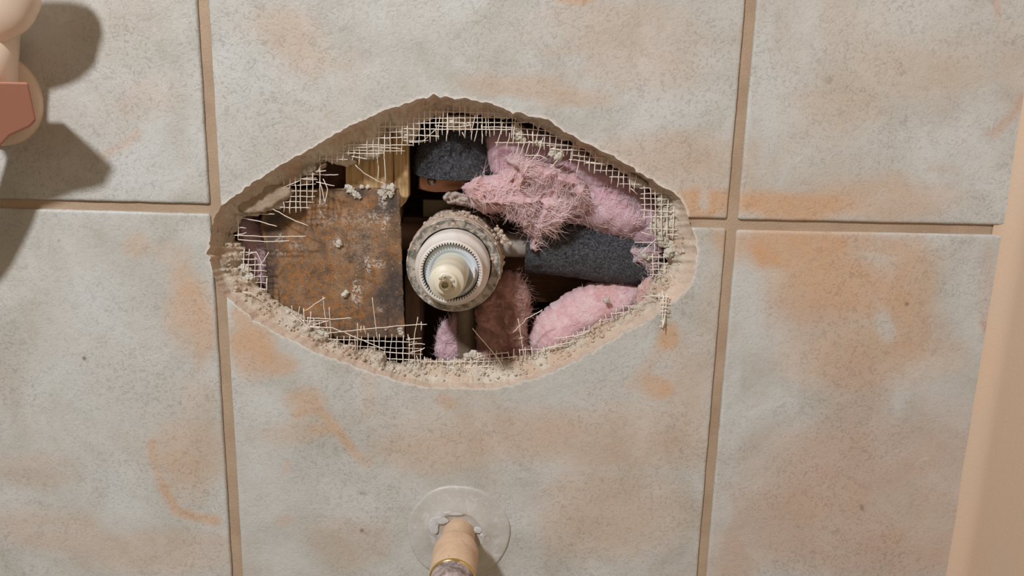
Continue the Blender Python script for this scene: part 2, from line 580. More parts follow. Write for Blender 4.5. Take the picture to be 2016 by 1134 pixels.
VL1 = line((387, 0), (456, 1134)); VL2 = line((409.5, 0), (477.5, 1134))      # left grout joint
VR1 = line((1468, 0), (1372.6, 1134)); VR2 = line((1491, 0), (1391, 1134))    # right grout joint
HL1 = line((0, 391), (412, 402)); HL2 = line((0, 410), (415, 421))
HM1 = line((431, 408), (1433, 431)); HM2 = line((431, 424), (1429, 449))
HR1 = line((1455, 432.6), (2003, 443.7)); HR2 = line((1445, 453), (1985, 463))
CORNER_X = P(1995, 470)[0]
XL, ZT, ZB = -0.72, 0.34, -0.50
top = (np.array([XL, ZT]), np.array([1.0, ZT])); bot = (np.array([XL, ZB]), np.array([1.0, ZB]))
lef = (np.array([XL, ZT]), np.array([XL, ZB])); rig = (np.array([CORNER_X, ZT]), np.array([CORNER_X, ZB]))
TILES = [(lef, VL1, top, HL1), (VL2, VR1, top, HM1), (VR2, rig, top, HR1),
         (lef, VL1, HL2, bot), (VL2, VR1, HM2, bot), (VR2, rig, HR2, bot)]

WARM = [(1200, 60, 170, 60, .26), (1010, 168, 110, 28, .42), (1110, 195, 90, 25, .4), (560, 60, 90, 55, .3), (620, 120, 50, 40, .25),
        (1130, 0, 45, 10, .8), (1380, 405, 110, 34, .95), (1300, 320, 190, 70, .38), (1240, 130, 130, 60, .26), (700, 150, 40, 60, .15),
        (1560, 405, 150, 36, .95), (1720, 390, 170, 50, .5), (1650, 210, 100, 40, .12), (1480, 330, 30, 60, .2), (1820, 130, 120, 60, .2),
        (1560, 495, 140, 52, 1.0), (1640, 570, 150, 70, .85), (1790, 560, 60, 120, .6), (1690, 700, 160, 80, .55), (1790, 640, 50, 70, .5), (1720, 480, 90, 25, .6),
        (1990, 480, 18, 60, .6), (1850, 700, 60, 40, .3), (1810, 1040, 140, 90, .35), (1600, 980, 140, 60, .3),
        (500, 690, 42, 60, .95), (480, 620, 24, 40, .7), (540, 720, 50, 26, .7), (600, 795, 52, 34, .62), (575, 850, 90, 22, .3),
        ([(575, 822), (625, 812), (668, 870), (700, 905), (728, 915)], 11, .62), ([(610, 850), (650, 858), (700, 905)], 9, .5),
        (563, 912, 9, 22, .75), (570, 1020, 22, 12, .3), (690, 1060, 90, 60, .25), (1290, 765, 40, 28, .85), (1325, 668, 26, 34, .75),
        ([(1320, 650), (1300, 700), (1240, 770)], 14, .45), (1180, 860, 230, 80, .42), (1200, 1010, 150, 100, .42), (870, 790, 26, 16, .5), (980, 860, 200, 60, .35),
        (850, 890, 120, 40, .35), (1350, 780, 50, 120, .35), (1180, 790, 60, 40, .25), (720, 770, 18, 60, .3),
        (368, 615, 52, 80, .85), (405, 655, 30, 70, .75), (350, 545, 34, 40, .5), (265, 482, 30, 26, .42), (330, 500, 46, 22, .28),
        ([(303, 880), (312, 950), (338, 1000), (420, 1036)], 10, .8), (375, 900, 80, 85, .45), (100, 1040, 160, 50, .32), (300, 1085, 170, 50, .35), (60, 930, 90, 40, .2),
        (395, 780, 40, 60, .22), ([(275, 258), (240, 290), (205, 312)], 9, .32), (300, 190, 70, 50, .15), (1400, 650, 25, 180, .2), (1420, 480, 22, 24, .55)]
PINK = [(1690, 780, 60, 110, .5), (1700, 900, 210, 90, .65), (1600, 1030, 190, 90, .6), (1440, 1100, 60, 60, .6), (1850, 900, 80, 140, .45), (1740, 1090, 200, 60, .6),
        (1950, 700, 22, 220, .6), (1925, 960, 30, 200, .6), (1972, 15, 9, 30, .8), ([(2012, 200), (1990, 235), (1962, 256)], 10, .7), (1945, 258, 10, 8, .4),
        (1985, 110, 8, 10, .4), (1860, 330, 40, 14, .25), ([(270, 262), (240, 290), (190, 315)], 8, .4), (280, 200, 60, 40, .15), (1560, 620, 110, 60, .3),
        (570, 90, 60, 60, .2), (1934, 645, 9, 16, .8), (1990, 130, 30, 90, .2), (1840, 640, 40, 60, .3), (1030, 430, 20, 20, 0)]
PALE = [(1510, 150, 18, 160, .7), (1470, 590, 30, 90, .8), (1440, 800, 22, 120, .6), (1415, 1050, 20, 90, .4), (1735, 640, 22, 44, .6), (1900, 590, 60, 60, .45),
        (1880, 800, 70, 60, .35), (480, 720, 40, 26, .3), (640, 940, 230, 60, .45), (1150, 760, 130, 60, .5), (1380, 530, 30, 60, .4), (1010, 205, 40, 14, .7), (1135, 225, 26, 10, .5),
        (1240, 186, 10, 10, .8), (1130, 120, 26, 22, .5), (1100, 65, 40, 30, .4), (490, 150, 60, 120, .5), (700, 190, 150, 40, .3), (230, 700, 170, 190, .5),
        (240, 960, 70, 80, .6), (170, 560, 120, 60, .4), (290, 330, 110, 60, .4), (680, 780, 60, 30, .4), (500, 1000, 60, 100, .2), (1900, 60, 120, 60, .3), (1430, 20, 40, 60, .4),
        (370, 960, 20, 16, .25), (1390, 390, 8, 22, .5), (1760, 870, 60, 40, .15), (1250, 690, 80, 30, .3)]
SPECK = [(167, 707, 3.5, 5, 1), (712, 1046, 4, 4, .9), (1784, 598, 5, 1.8, .8), (1697, 1000, 4.5, 7, .6), (1682, 490, 7, 1.5, .5), (715, 972, 6, 4, .45),
         (1690, 570, 9, 1.5, .4), (1938, 970, 3, 3, .5), (2000, 444, 8, 3, 1), (430, 1135, 2, 2, .4), (355, 795, 3, 3, .4)]


def tile_attrs(V):
    px = proj(V)
    d = segdist(V[:, 0], V[:, 2], A_W[::3])
    return {'warm': paint(px, WARM, 2, 20, 0.009) * 0.9, 'pink': paint(px, PINK, 5, 18, 0.01), 'pale': paint(px, PALE, 7, 26, 0.012),
            'speck': paint(px, SPECK, 4, 1, 0.2), 'chip': np.clip(1 - d / (0.0011 * np.clip(0.7 + 0.9 * vnoise(V, 300, 3), 0.15, 2)), 0, 1) * 0.8}


gV = []; gF = []; gm = []; nb = 0
for ti, (l, r, t, b) in enumerate(TILES):
    c = [isect(l, t), isect(r, t), isect(r, b), isect(l, b)]
    cc = sum(c) / 4
    # rounded corners
    rc = 0.0014; loop = []
    for i in range(4):
        a, m_, e = c[i - 1], c[i], c[(i + 1) % 4]
        u = (a - m_) / np.linalg.norm(a - m_); v = (e - m_) / np.linalg.norm(e - m_)
        loop += [m_ + u * rc, m_ + (u + v) * rc * 0.3, m_ + v * rc]
    L0 = densify(loop, 0.004, 0.00025, 30 + ti, True, 120)

    def inset(L, k):
        q = np.array(L); nx = np.roll(q, -1, 0) - np.roll(q, 1, 0)
        nrm = np.stack([-nx[:, 1], nx[:, 0]], 1); nrm /= np.linalg.norm(nrm, axis=1)[:, None]
        s = np.sign(((cc - q) * nrm).sum(1)); return q + nrm * s[:, None] * k
    L1, L2, L3 = inset(L0, 0.0003), inset(L0, 0.0008), inset(L0, 0.0018)
    hole = A_W
    V2, T = region(L0, hole, 0.0021 if ti != 99 else 0.004, [L1, L2, L3])
    d = segdist(V2[:, 0], V2[:, 1], L0)
    y = np.interp(d, [0, 0.0003, 0.0008, 0.0018], [0.0011, 0.0005, 0.0001, 0.0])
    V = np.stack([V2[:, 0], y, V2[:, 1]], 1)
    V[:, 1] += fbm(V, 25, 3, 5) * 0.00025
    # skirt
    V0 = np.stack([L0[:, 0], L0[:, 0] * 0 + 0.0011 + 0, L0[:, 1]], 1)
    n = len(V)
    gV.append(V); gF += [tuple(f + nb) for f in T]; gm += [0] * len(T); nb += n
    outs = ~inpoly(L0[:, 0], L0[:, 1], hole)
    k = len(L0)
    Vs = np.concatenate([V0, V0 + np.array([0, 0.002, 0])])
    for i in range(k):
        j = (i + 1) % k
        if outs[i] and outs[j]: gF.append((nb + i, nb + j, nb + k + j, nb + k + i)); gm.append(0)
    gV.append(Vs); nb += 2 * k
# grout bed
gl = densify([(XL, ZT), (CORNER_X, ZT), (CORNER_X, ZB), (XL, ZB)], 0.01)
V2, T = region(gl, A_W, 0.005)
V = np.stack([V2[:, 0], V2[:, 0] * 0 + 0.0019, V2[:, 1]], 1); V[:, 1] += fbm(V, 120, 3, 2) * 0.0003
gV.append(V); gF += [tuple(f + nb) for f in T]; gm += [1] * len(T); nb += len(V)
GV = np.concatenate(gV)
wall = mesh_obj('wall_back', GV, gF, [M_TILE, M_GROUT], None, True, tile_attrs(GV), gm)
bm = bmesh.new(); bm.from_mesh(wall.data)
for f in bm.faces:
    if abs(f.normal.y) > 0.3 and f.normal.y > 0: f.normal_flip()
bm.to_mesh(wall.data); bm.free()
wall['kind'] = 'structure'; wall['label'] = 'beige mottled ceramic tile wall with an oval hole broken through it'

# broken rim of the hole : tile body, then crumbly bed sloping inward
LV = 22
ringV = []; ringm = []
TILE_Y = 0.0075
thn = np.linspace(0, 2 * math.pi, NR, endpoint=False)
cA = P(*CEN_PX, 0)[[0, 2]]
lowness = 0.5 - 0.5 * np.sin(thn)      # 1 at the bottom of the hole
for j in range(LV):
    t = j / (LV - 1)
    if t < 0.36:
        s = t / 0.36
        y = 0.0001 + (TILE_Y) * s
        k = (0.11 + 0.42 * np.exp(-((np.minimum(thn, 2 * math.pi - thn) * np.where(thn > math.pi, -1, 1) + 0.18) / 0.30) ** 2)[:, None] + 0.16 * np.exp(-((thn - 3.85) / 0.35) ** 2)[:, None] + 0.05 * vnoise(np.stack([A_W[:, 0], A_W[:, 0] * 0, A_W[:, 1]], 1), 60, 5)[:, None]) * s
        amp, sc = 0.00035 * s, 500
        kt = k
    else:
        s = (t - 0.36) / 0.64
        y = TILE_Y + (0.0185 - TILE_Y) * s
        k = np.maximum(kt, 0) + (1 - kt) * (0.05 + 0.95 * s ** 0.85)
        amp, sc = 0.0015, 420
    XY = A_W * (1 - k) + B_W * k
    V = np.stack([XY[:, 0], np.full(NR, y), XY[:, 1]], 1)
    inw = (cA - XY); inw /= np.linalg.norm(inw, axis=1)[:, None]
    n1 = fbm(V, sc, 4, 3); n2 = fbm(V, 130, 3, 9)
    V[:, [0, 2]] += inw * (amp * n1 + (0.0022 * n2 * (t > 0.36) * (1 if j < LV - 1 else 0)))[:, None]
    V[:, 1] += amp * fbm(V, sc, 4, 21) * (1.0 if 0 < j else 0)
    ringV.append(V)
# back lip
XY = B_W
for (dy, kk) in ((0.0205, 1.0), (0.0225, 0.97)):
    V = np.stack([A_W[:, 0] * (1 - kk) + B_W[:, 0] * kk, np.full(NR, dy), A_W[:, 1] * (1 - kk) + B_W[:, 1] * kk], 1)
    V[:, 1] += 0.0006 * fbm(V, 400, 3, 2); ringV.append(V)
V = np.stack([A_W[:, 0] * 1.35 - cA[0] * .35, np.full(NR, 0.0225), A_W[:, 1] * 1.35 - cA[1] * .35], 1); ringV.append(V)
NL = len(ringV); Fs = []; mi = []
for j in range(NL - 1):
    for k in range(NR):
        k2 = (k + 1) % NR
        Fs.append((j * NR + k, j * NR + k2, (j + 1) * NR + k2, (j + 1) * NR + k))
        mi.append(1 if j < int(0.36 * (LV - 1)) else 0)
rim = mesh_obj('mortar_bed', np.concatenate(ringV), Fs, [M_CEM, M_BISC], None, True, None, mi)
fix_normals(rim); rim.parent = wall
rim['label'] = 'crumbly cream mortar and raw tile edge lining the hole'
RIM = np.array(ringV)

# right hand side wall meeting the tiled wall in a soft rounded corner
xs = []
R = 0.012
for k in range(9):
    t = k / 8 * math.pi / 2
    xs.append((CORNER_X - R + R * math.sin(t), 0.001 - R + R * math.cos(t)))
for k in range(1, 40): xs.append((CORNER_X, 0.001 - R - k * 0.0025))
xs.append((CORNER_X, -0.9)); zs = np.arange(ZB, ZT + 0.001, 0.01)
V = np.array([(x, y, z) for z in zs for (x, y) in xs]); nx = len(xs)
Fs = [(i * nx + j, i * nx + j + 1, (i + 1) * nx + j + 1, (i + 1) * nx + j) for i in range(len(zs) - 1) for j in range(nx - 1)]
n = NT('warm_side_tile', 0.45, 0.4)
c = n.mix(n.ramp(n.noise(18, 4), 0.35, 0.65), (0.66, 0.49, 0.36), (0.64, 0.50, 0.38)); n.color(c); n.bump(n.noise(330, 3, 0.6, 1.2), 0.0003, 0.5)
ws = mesh_obj('wall_right', V, Fs, n.m); ws['kind'] = 'structure'; ws['label'] = 'warm peach tiled side wall at the right edge'

# cavity behind: sheathing and boards closing the bay
def boxg(G, x0, x1, y0, y1, z0, z1):
    V = [(x0, y0, z0), (x1, y0, z0), (x1, y1, z0), (x0, y1, z0), (x0, y0, z1), (x1, y0, z1), (x1, y1, z1), (x0, y1, z1)]
    G.add(V, [(0, 3, 2, 1), (4, 5, 6, 7), (0, 1, 5, 4), (1, 2, 6, 5), (2, 3, 7, 6), (3, 0, 4, 7)])


def world_box(name, px0, py0, px1, py1, y0, y1, mat, parent=None, bev=0.0008, shear=None):
    a = P(px0, py0, y0); b = P(px1, py1, y0)
    G = Geo(); boxg(G, a[0], b[0], y0, y1, b[2], a[2])
    o = G.build(name, mat, parent, smooth=False)
    if bev:
        m = o.modifiers.new('bevel', 'BEVEL'); m.width = bev; m.segments = 2
    return o


G = Geo()
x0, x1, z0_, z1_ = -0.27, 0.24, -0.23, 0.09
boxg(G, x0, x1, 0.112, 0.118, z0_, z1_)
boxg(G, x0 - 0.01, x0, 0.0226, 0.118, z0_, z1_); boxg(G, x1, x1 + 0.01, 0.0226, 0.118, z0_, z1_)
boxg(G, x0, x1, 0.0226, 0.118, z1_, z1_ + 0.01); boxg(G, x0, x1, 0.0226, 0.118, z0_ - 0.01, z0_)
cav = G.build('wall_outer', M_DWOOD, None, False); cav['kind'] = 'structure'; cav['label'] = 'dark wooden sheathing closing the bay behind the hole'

# ------------------------------------------------------------------ stud, rusted plate
def grid_sheet(name, corners, nu, nv, dispf, mat, thick, parent=None, attrs=None, smooth=True):
    """corners TL,TR,BR,BL world pts; displaced front, flat back"""
    TL, TR, BR, BL = [np.array(c) for c in corners]
    U, W = np.meshgrid(np.linspace(0, 1, nu), np.linspace(0, 1, nv))
    U, W = U.ravel()[:, None], W.ravel()[:, None]
    V = (TL * (1 - U) + TR * U) * (1 - W) + (BL * (1 - U) + BR * U) * W
    V = dispf(V.copy(), U[:, 0], W[:, 0])
    n = len(V); Vb = V.copy(); Vb[:, 1] = TL[1] + thick
    Fs = [(i * nu + j, (i + 1) * nu + j, (i + 1) * nu + j + 1, i * nu + j + 1) for i in range(nv - 1) for j in range(nu - 1)]
    Fb = [tuple(k + n for k in f[::-1]) for f in Fs]
    bd = [j for j in range(nu)] + [i * nu + nu - 1 for i in range(1, nv)] + [(nv - 1) * nu + j for j in range(nu - 2, -1, -1)] + [i * nu for i in range(nv - 2, 0, -1)]
    side = [(bd[k], bd[(k + 1) % len(bd)], bd[(k + 1) % len(bd)] + n, bd[k] + n) for k in range(len(bd))]
    VV = np.concatenate([V, Vb])
    o = mesh_obj(name, VV, Fs + Fb + side, mat, None, smooth, attrs(VV) if attrs else None)
    fix_normals(o)
    if parent is not None: under(o, parent)
    return o


YS = 0.0285
stud = thing('wall_stud', P(735, 480, YS), 'split pale yellow wooden stud standing behind the rusty plate', 'stud')


def wood_d(V, u, w):
    g = vnoise(V * np.array([1, 1, 0.06]), 700, 4) * 0.0006 + vnoise(V * np.array([1, 1, 0.03]), 220, 6) * 0.0009
    V[:, 1] += g
    V[:, 1] += 0.004 * np.clip((u - 0.86) / 0.1, 0, 1)
    V[:, 2] += 0.0012 * vnoise(V * np.array([1, 1, 0.01]), 500, 3) * (w > 0.98)
    return V


grid_sheet('post', [P(680, 200, YS), P(772, 200, YS), P(774, 650, YS), P(683, 650, YS)], 60, 120, wood_d, M_WOOD, 0.06, stud)


def split_d(V, u, w):
    V = wood_d(V, u * 0.5, w)
    V[:, 2] += (w > 0.7) * (w - 0.7) / 0.3 * (0.0035 * vnoise(V * np.array([1, 1, 0.0]), 260, 8) + 0.004 * (u - 0.4))
    return V


grid_sheet('splinter', [P(771, 200, YS + .003), P(803, 200, YS + .003), P(803, 402, YS + .003), P(778, 408, YS + .003)], 24, 60, split_d, M_WOOD, 0.012, stud)

YP = 0.0235
ORANGE = [(620, 545, 80, 45, .9), (560, 480, 60, 40, .5), (650, 440, 60, 50, .8), (690, 620, 120, 30, .7), (600, 600, 60, 30, .7), (690, 400, 50, 20, .7), (580, 520, 60, 40, .6), (730, 560, 30, 60, .4)]
DARK = [(760, 400, 34, 32, 1), (700, 385, 20, 12, .9), (772, 580, 36, 60, .95), (750, 640, 46, 30, .6), (535, 500, 18, 80, .8), (540, 440, 26, 30, .8), (620, 640, 80, 14, .4), (755, 500, 14, 40, .3)]
SPL = [(668, 478, 8, 10, 1), (702, 575, 11, 30, .95), (678, 580, 7, 7, 1), (723, 520, 8, 24, .8), (745, 518, 12, 10, .8), (552, 468, 10, 10, .8), (635, 410, 7, 22, .9), (760, 445, 9, 22, .9),
       (740, 430, 20, 14, .7), (754, 395, 8, 18, .8), (590, 490, 24, 10, .4), (700, 430, 50, 20, .35), (750, 610, 7, 5, .9), (640, 435, 24, 14, .4), (700, 480, 60, 50, .2), (549, 500, 10, 8, .6)]


def plate_attrs(V):
    px = proj(V)
    return {'orange': paint(px, ORANGE, 3, 20), 'dark': paint(px, DARK, 4, 18), 'splash': paint(px, SPL, 6, 8, 0.05)}


def plate_d(V, u, w):
    V[:, 1] += fbm(V, 60, 3, 3) * 0.0006 + fbm(V, 500, 3, 5) * 0.00018
    e = np.minimum(np.minimum(u, 1 - u), np.minimum(w, 1 - w))
    jx = fbm(V, 300, 3, 9) * 0.0005
    V[:, 0] += jx * (e < 0.002); V[:, 2] += jx * (e < 0.002)
    V[:, 0] += (u < 0.01) * 0.0018 * vnoise(V, 90, 2)
    return V


plate = grid_sheet('nail_plate', [P(512, 372, YP), P(786, 370, YP), P(797, 664, YP), P(527, 668, YP)], 110, 120, plate_d, M_RUST, 0.0018, None, plate_attrs)
tag(plate, 'rusty brown steel protection plate with orange rust and white splashes', 'plate')

# second framing piece at the lower left of the valve, blocking behind the foam pipe
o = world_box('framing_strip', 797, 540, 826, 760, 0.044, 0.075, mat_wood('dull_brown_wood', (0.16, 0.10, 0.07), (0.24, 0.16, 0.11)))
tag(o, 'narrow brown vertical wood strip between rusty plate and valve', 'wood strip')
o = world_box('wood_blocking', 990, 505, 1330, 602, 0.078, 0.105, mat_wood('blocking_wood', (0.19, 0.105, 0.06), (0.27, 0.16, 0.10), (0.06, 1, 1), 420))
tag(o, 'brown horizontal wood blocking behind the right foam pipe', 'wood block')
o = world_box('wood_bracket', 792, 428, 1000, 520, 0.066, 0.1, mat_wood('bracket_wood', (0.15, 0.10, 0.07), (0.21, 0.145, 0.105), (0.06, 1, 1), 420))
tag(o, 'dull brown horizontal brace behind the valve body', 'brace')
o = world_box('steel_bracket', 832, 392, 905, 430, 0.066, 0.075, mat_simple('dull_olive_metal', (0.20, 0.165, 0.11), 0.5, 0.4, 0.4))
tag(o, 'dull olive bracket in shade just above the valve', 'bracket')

# copper strap with bolt
G = Geo()
ys = 0.046
cp = PA([(827, 338), (824, 371), (838, 376), (856, 378.5), (880, 378), (905, 374), (930, 368), (1000, 360), (1000, 334)], ys)[:, [0, 2]]
V2, T = region(densify(cp, 0.0012), None, 0.0012)
cz = 0.5 * (cp[:, 1].max() + cp[:, 1].min()); hz = 0.5 * (cp[:, 1].max() - cp[:, 1].min())
cx0, cx1 = cp[:, 0].min(), cp[:, 0].max()
bulge = -0.002 * (1 - ((V2[:, 1] - cz) / hz) ** 2) + 0.004 * ((V2[:, 0] - cx0) / (cx1 - cx0))
Vf = np.stack([V2[:, 0], ys + bulge, V2[:, 1]], 1); Vb = Vf + np.array([0, 0.0012, 0]); n = len(Vf)
from collections import Counter
ec = Counter(tuple(sorted((int(f[i]), int(f[(i + 1) % 3])))) for f in T for i in range(3))
side = [(a, b, b + n, a + n) for (a, b), k in ec.items() if k == 1]
G.add(np.concatenate([Vf, Vb]), [tuple(t) for t in T] + [tuple(t[::-1] + n) for t in T] + side)
M_COP = mat_simple('tarnished_copper', (0.46, 0.23, 0.15), 0.42, 0.75, 0.5, 0.2, 200)
strap = thing('copper_strap', P(870, 360, ys), 'tarnished copper pipe strap under the upper foam sleeve', 'pipe strap')
G.build('band', M_COP, strap)
c = P(849, 356, ys - 0.002)
v, f = lathe([(0.0001, c[1] - 0.0020), (0.0012, c[1] - 0.0018), (0.0021, c[1] - 0.001), (0.0026, c[1] + 0.0004), (0.0030, c[1] + 0.0006), (0.0031, c[1] + 0.002)], (c[0], c[2]), 32)
G = Geo(); G.add(v, f); G.build('bolt_head', mat_simple('dull_steel', (0.42, 0.38, 0.35), 0.35, 0.8), strap)

# ------------------------------------------------------------------ foam sleeves
def rough_tube(name, path, rad, mat, label=None, cat=None, amp=0.0012, sides=96, sc=300, seed=0, parent=None, bore=0.5, samples=70):
    path = np.array(path, float)
    # catmull resample
    ts = np.linspace(0, len(path) - 1, samples)
    pts = []
    for t in ts:
        i = min(int(t), len(path) - 2); f = t - i
        p0 = path[max(i - 1, 0)]; p1 = path[i]; p2 = path[i + 1]; p3 = path[min(i + 2, len(path) - 1)]
        pts.append(0.5 * ((2 * p1) + (-p0 + p2) * f + (2 * p0 - 5 * p1 + 4 * p2 - p3) * f * f + (-p0 + 3 * p1 - 3 * p2 + p3) * f ** 3))
    pts = np.array(pts)
    rad = np.interp(ts, np.arange(len(path)), rad if hasattr(rad, '__len__') else [rad] * len(path))
    T = np.gradient(pts, axis=0); T /= np.linalg.norm(T, axis=1)[:, None]
    V = []; up = np.array([0, 1.0, 0]) if abs(T[0][1]) < .9 else np.array([1.0, 0, 0])
    rings = [(0, bore, 1)] + [(i, 1.0, 0) for i in range(samples)] + [(samples - 1, bore, 1)]
    fr = []
    for i in range(samples):
        a = np.cross(T[i], up); a /= np.linalg.norm(a); b = np.cross(T[i], a); fr.append((a, b)); up = -b if np.dot(-b, up) > 0 else b
    for (i, k, cap) in rings:
        a, b = fr[i]
        for q in range(sides):
            t = 2 * math.pi * q / sides
            V.append(pts[i] + rad[i] * k * (math.cos(t) * a + math.sin(t) * b))
    V = np.array(V)
    Cn = np.repeat(np.array([pts[i] for i, _, _ in rings]), sides, 0)
    D = V - Cn; D /= np.linalg.norm(D, axis=1)[:, None]
    V = V + D * (amp * (fbm(V, sc, 4, seed) + 0.5 * vnoise(V, sc * 0.25, seed + 2)))[:, None]
    m = len(rings); Fs = []
    for j in range(m - 1):
        for q in range(sides):
            q2 = (q + 1) % sides; Fs.append((j * sides + q, j * sides + q2, (j + 1) * sides + q2, (j + 1) * sides + q))
    Fs.append(tuple(range(sides))); Fs.append(tuple((m - 1) * sides + q for q in range(sides)))
    o = mesh_obj(name, V, Fs, mat); fix_normals(o)
    if label: tag(o, label, cat)
    if parent is not None: under(o, parent)
    return o


a = P(898, 342, 0.050)
rough_tube('pipe_insulation', [a, a + [0, 0.0, 0.008], a + [0, 0.006, 0.018], a + [0, 0.018, 0.025], a + [0, 0.036, 0.028]],
           [0.0265, 0.0262, 0.0255, 0.025, 0.025], M_FOAM, 'domed black foam pipe sleeve above the copper strap', 'pipe insulation', 0.0014, seed=3)
l_ = P(1037, 483, 0.045); r_ = P(1292, 516, 0.040)
rough_tube('pipe_insulation', [l_, l_ * 0.66 + r_ * 0.34 + [0, 0, .0016], l_ * 0.33 + r_ * 0.67 + [0, 0, .0006], r_], [0.0163, 0.0182, 0.0175, 0.0145], M_FOAM,
           'black foam sleeve on the horizontal pipe right of the valve', 'pipe insulation', 0.0011, seed=9)

# pipes
M_PIPE = mat_simple('dusty_grey_pipe', (0.40, 0.38, 0.36), 0.5, 0.1, 0.4, 0.12, 120, 0, (0.55, 0.44, 0.36), 0.4)
l2 = P(965, 480, 0.045)
rough_tube('water_pipe', [l2, l_ + (l_ - l2) * 0.6], [0.0078, 0.0078], M_PIPE, 'short grey pipe between the valve and the right foam sleeve', 'pipe', 0.00012, 48, seed=4, samples=12)
M_PIPE2 = mat_simple('brown_grey_pipe', (0.24, 0.19, 0.135), 0.45, 0.3, 0.5, 0.15, 100, 0.0002, (0.40, 0.34, 0.28), 0.35)
p1 = P(917, 560, 0.056); p2 = P(921, 760, 0.056); p1[0] = p2[0] = P(919, 660, 0.056)[0]
rough_tube('water_pipe', [p1, p2], [0.0072, 0.0072], M_PIPE2, 'brownish vertical pipe running down below the valve', 'pipe', 0.00012, 48, seed=5, samples=12)
p1 = P(775, 465, 0.066 - .008); p2 = P(850, 468, 0.066 - .008)
rough_tube('water_pipe', [p1, p2], [0.0095, 0.0095], mat_simple('dark_copper_pipe', (0.20, 0.135, 0.10), 0.5, 0.3), 'dull brown pipe stub left of the valve beside the plate', 'pipe', 0.0002, 48, seed=6, samples=12)

# ------------------------------------------------------------------ shower valve
RF = P(893, 523, 0.012)
AX, AZ = RF[0], RF[2]
AC = (AX, AZ)
valve = thing('shower_valve', (AX, 0.05, AZ), 'round shower mixing valve with white toothed ring and cream stem', 'shower valve')


def noisy(a, sc, seed):
    def fn(r, y, t, j):
        v = np.array([[r * math.cos(t), y, r * math.sin(t)]])
        return r + a * float(fbm(v, sc, 4, seed)[0])
    return fn


M_BODY = mat_mortar('plaster_covered_brass', (0.50, 0.40, 0.32), (0.62, 0.52, 0.44), 0.0009, (0.63, 0.46, 0.36), 0.7)
prof = [(0.0262, 0.0150), (0.0282, 0.0153), (0.0288, 0.017), (0.0290, 0.019), (0.0280, 0.0205), (0.0288, 0.023), (0.0293, 0.026), (0.0283, 0.029), (0.0290, 0.032),
        (0.0296, 0.036), (0.0288, 0.040), (0.0294, 0.045), (0.0292, 0.052), (0.0296, 0.058), (0.0294, 0.064), (0.029, 0.070), (0.028, 0.076), (0.010, 0.078)]
G = Geo(); v, f = lathe(prof, AC, 160, cap1=True, rfun=noisy(0.0010, 260, 2)); G.add(v, f)
G.build('valve_body', M_BODY, valve)
M_CHR = mat_simple('scratched_nickel', (0.26, 0.25, 0.22), 0.38, 0.5, 0.5, 0.3, 260, 0.0002, (0.68, 0.63, 0.57), 0.95, 260)
prof = [(0.0284, 0.0158), (0.0285, 0.0125), (0.0282, 0.0115), (0.0279, 0.0112), (0.0276, 0.0115), (0.0273, 0.0122), (0.0232, 0.0124), (0.0228, 0.0130), (0.0227, 0.0165)]
G = Geo(); v, f = lathe(prof, AC, 128, rfun=noisy(0.0002, 400, 5)); G.add(v, f)
G.build('retaining_ring', M_CHR, valve)
M_WP = mat_simple('white_plastic', (0.76, 0.745, 0.73), 0.45, 0, 0.4, 0.05, 60, 0, (0.62, 0.50, 0.42), 0.45, 60)
prof = [(0.0220, 0.0170), (0.0220, 0.0020), (0.0217, 0.0004), (0.0208, -0.0008), (0.0190, -0.0035), (0.0187, -0.0075), (0.0185, -0.0084), (0.0182, -0.0088), (0.0176, -0.0088)]
G = Geo(); v, f = lathe(prof, AC, 128); G.add(v, f)
G.build('bonnet', M_WP, valve)
# toothed inner ring
NT_ = 64; seg = NT_ * 6
pat = [0, 0, 0.6, 1, 1, 0.6]


def tooth(r, y, t, j):
    k = int(round(t / (2 * math.pi) * seg)) % 6
    return r - (0.0013 * pat[k] if j >= 1 else 0)


prof = [(0.0177, -0.0088), (0.01745, -0.00885), (0.01740, -0.0082), (0.01740, 0.0010)]
G = Geo(); v, f = lathe(prof, AC, seg, rfun=tooth); G.add(v, f)
M_BW = mat_simple('bluish_white_plastic', (0.62, 0.70, 0.78), 0.5, 0, 0.4, 0.04, 60)
G.build('spline_ring', M_WP, valve, smooth=False)
G = Geo(); v, f = lathe([(0.0155, 0.0010), (0.0157, -0.0052), (0.0153, -0.0056), (0.0118, -0.0056), (0.0116, -0.0050), (0.009, -0.0050)], AC, 96); G.add(v, f)
G.build('inner_disc', M_BW, valve)
# limit stop tab
G = Geo(); tp = []
for k in range(14):
    t = math.radians(12 - k * 5.0)
    tp.append((AX + 0.0136 * math.cos(t), -0.0075, AZ + 0.0136 * math.sin(t)))
V = []; Fs = []
for i, p in enumerate(tp):
    t = math.radians(12 - i * 5.0); d = np.array([math.cos(t), 0, math.sin(t)])
    p = np.array(p)
    V += [p - d * .0006 + [0, .0036, 0], p + d * .0006 + [0, .0036, 0], p + d * .0006 + [0, -.002, 0], p - d * .0006 + [0, -.002, 0]]
for i in range(13):
    for q in range(4): Fs.append((i * 4 + q, i * 4 + (q + 1) % 4, i * 4 + 4 + (q + 1) % 4, i * 4 + 4 + q))
Fs += [(0, 1, 2, 3), (55, 54, 53, 52)]
G.add(V, Fs); G.build('limit_stop', M_WP, valve)
M_CR = mat_simple('cream_nylon', (0.74, 0.725, 0.60), 0.42, 0, 0.45, 0.06, 50, 0, (0.62, 0.52, 0.42), 0.3, 80)
prof = [(0.0104, -0.0040), (0.0104, -0.0240), (0.0102, -0.0260), (0.0099, -0.0268), (0.0098, -0.0325), (0.0096, -0.0358), (0.0091, -0.0366), (0.0070, -0.0370), (0.0066, -0.0377), (0.0062, -0.0396), (0.0056, -0.0402), (0.003, -0.0404)]
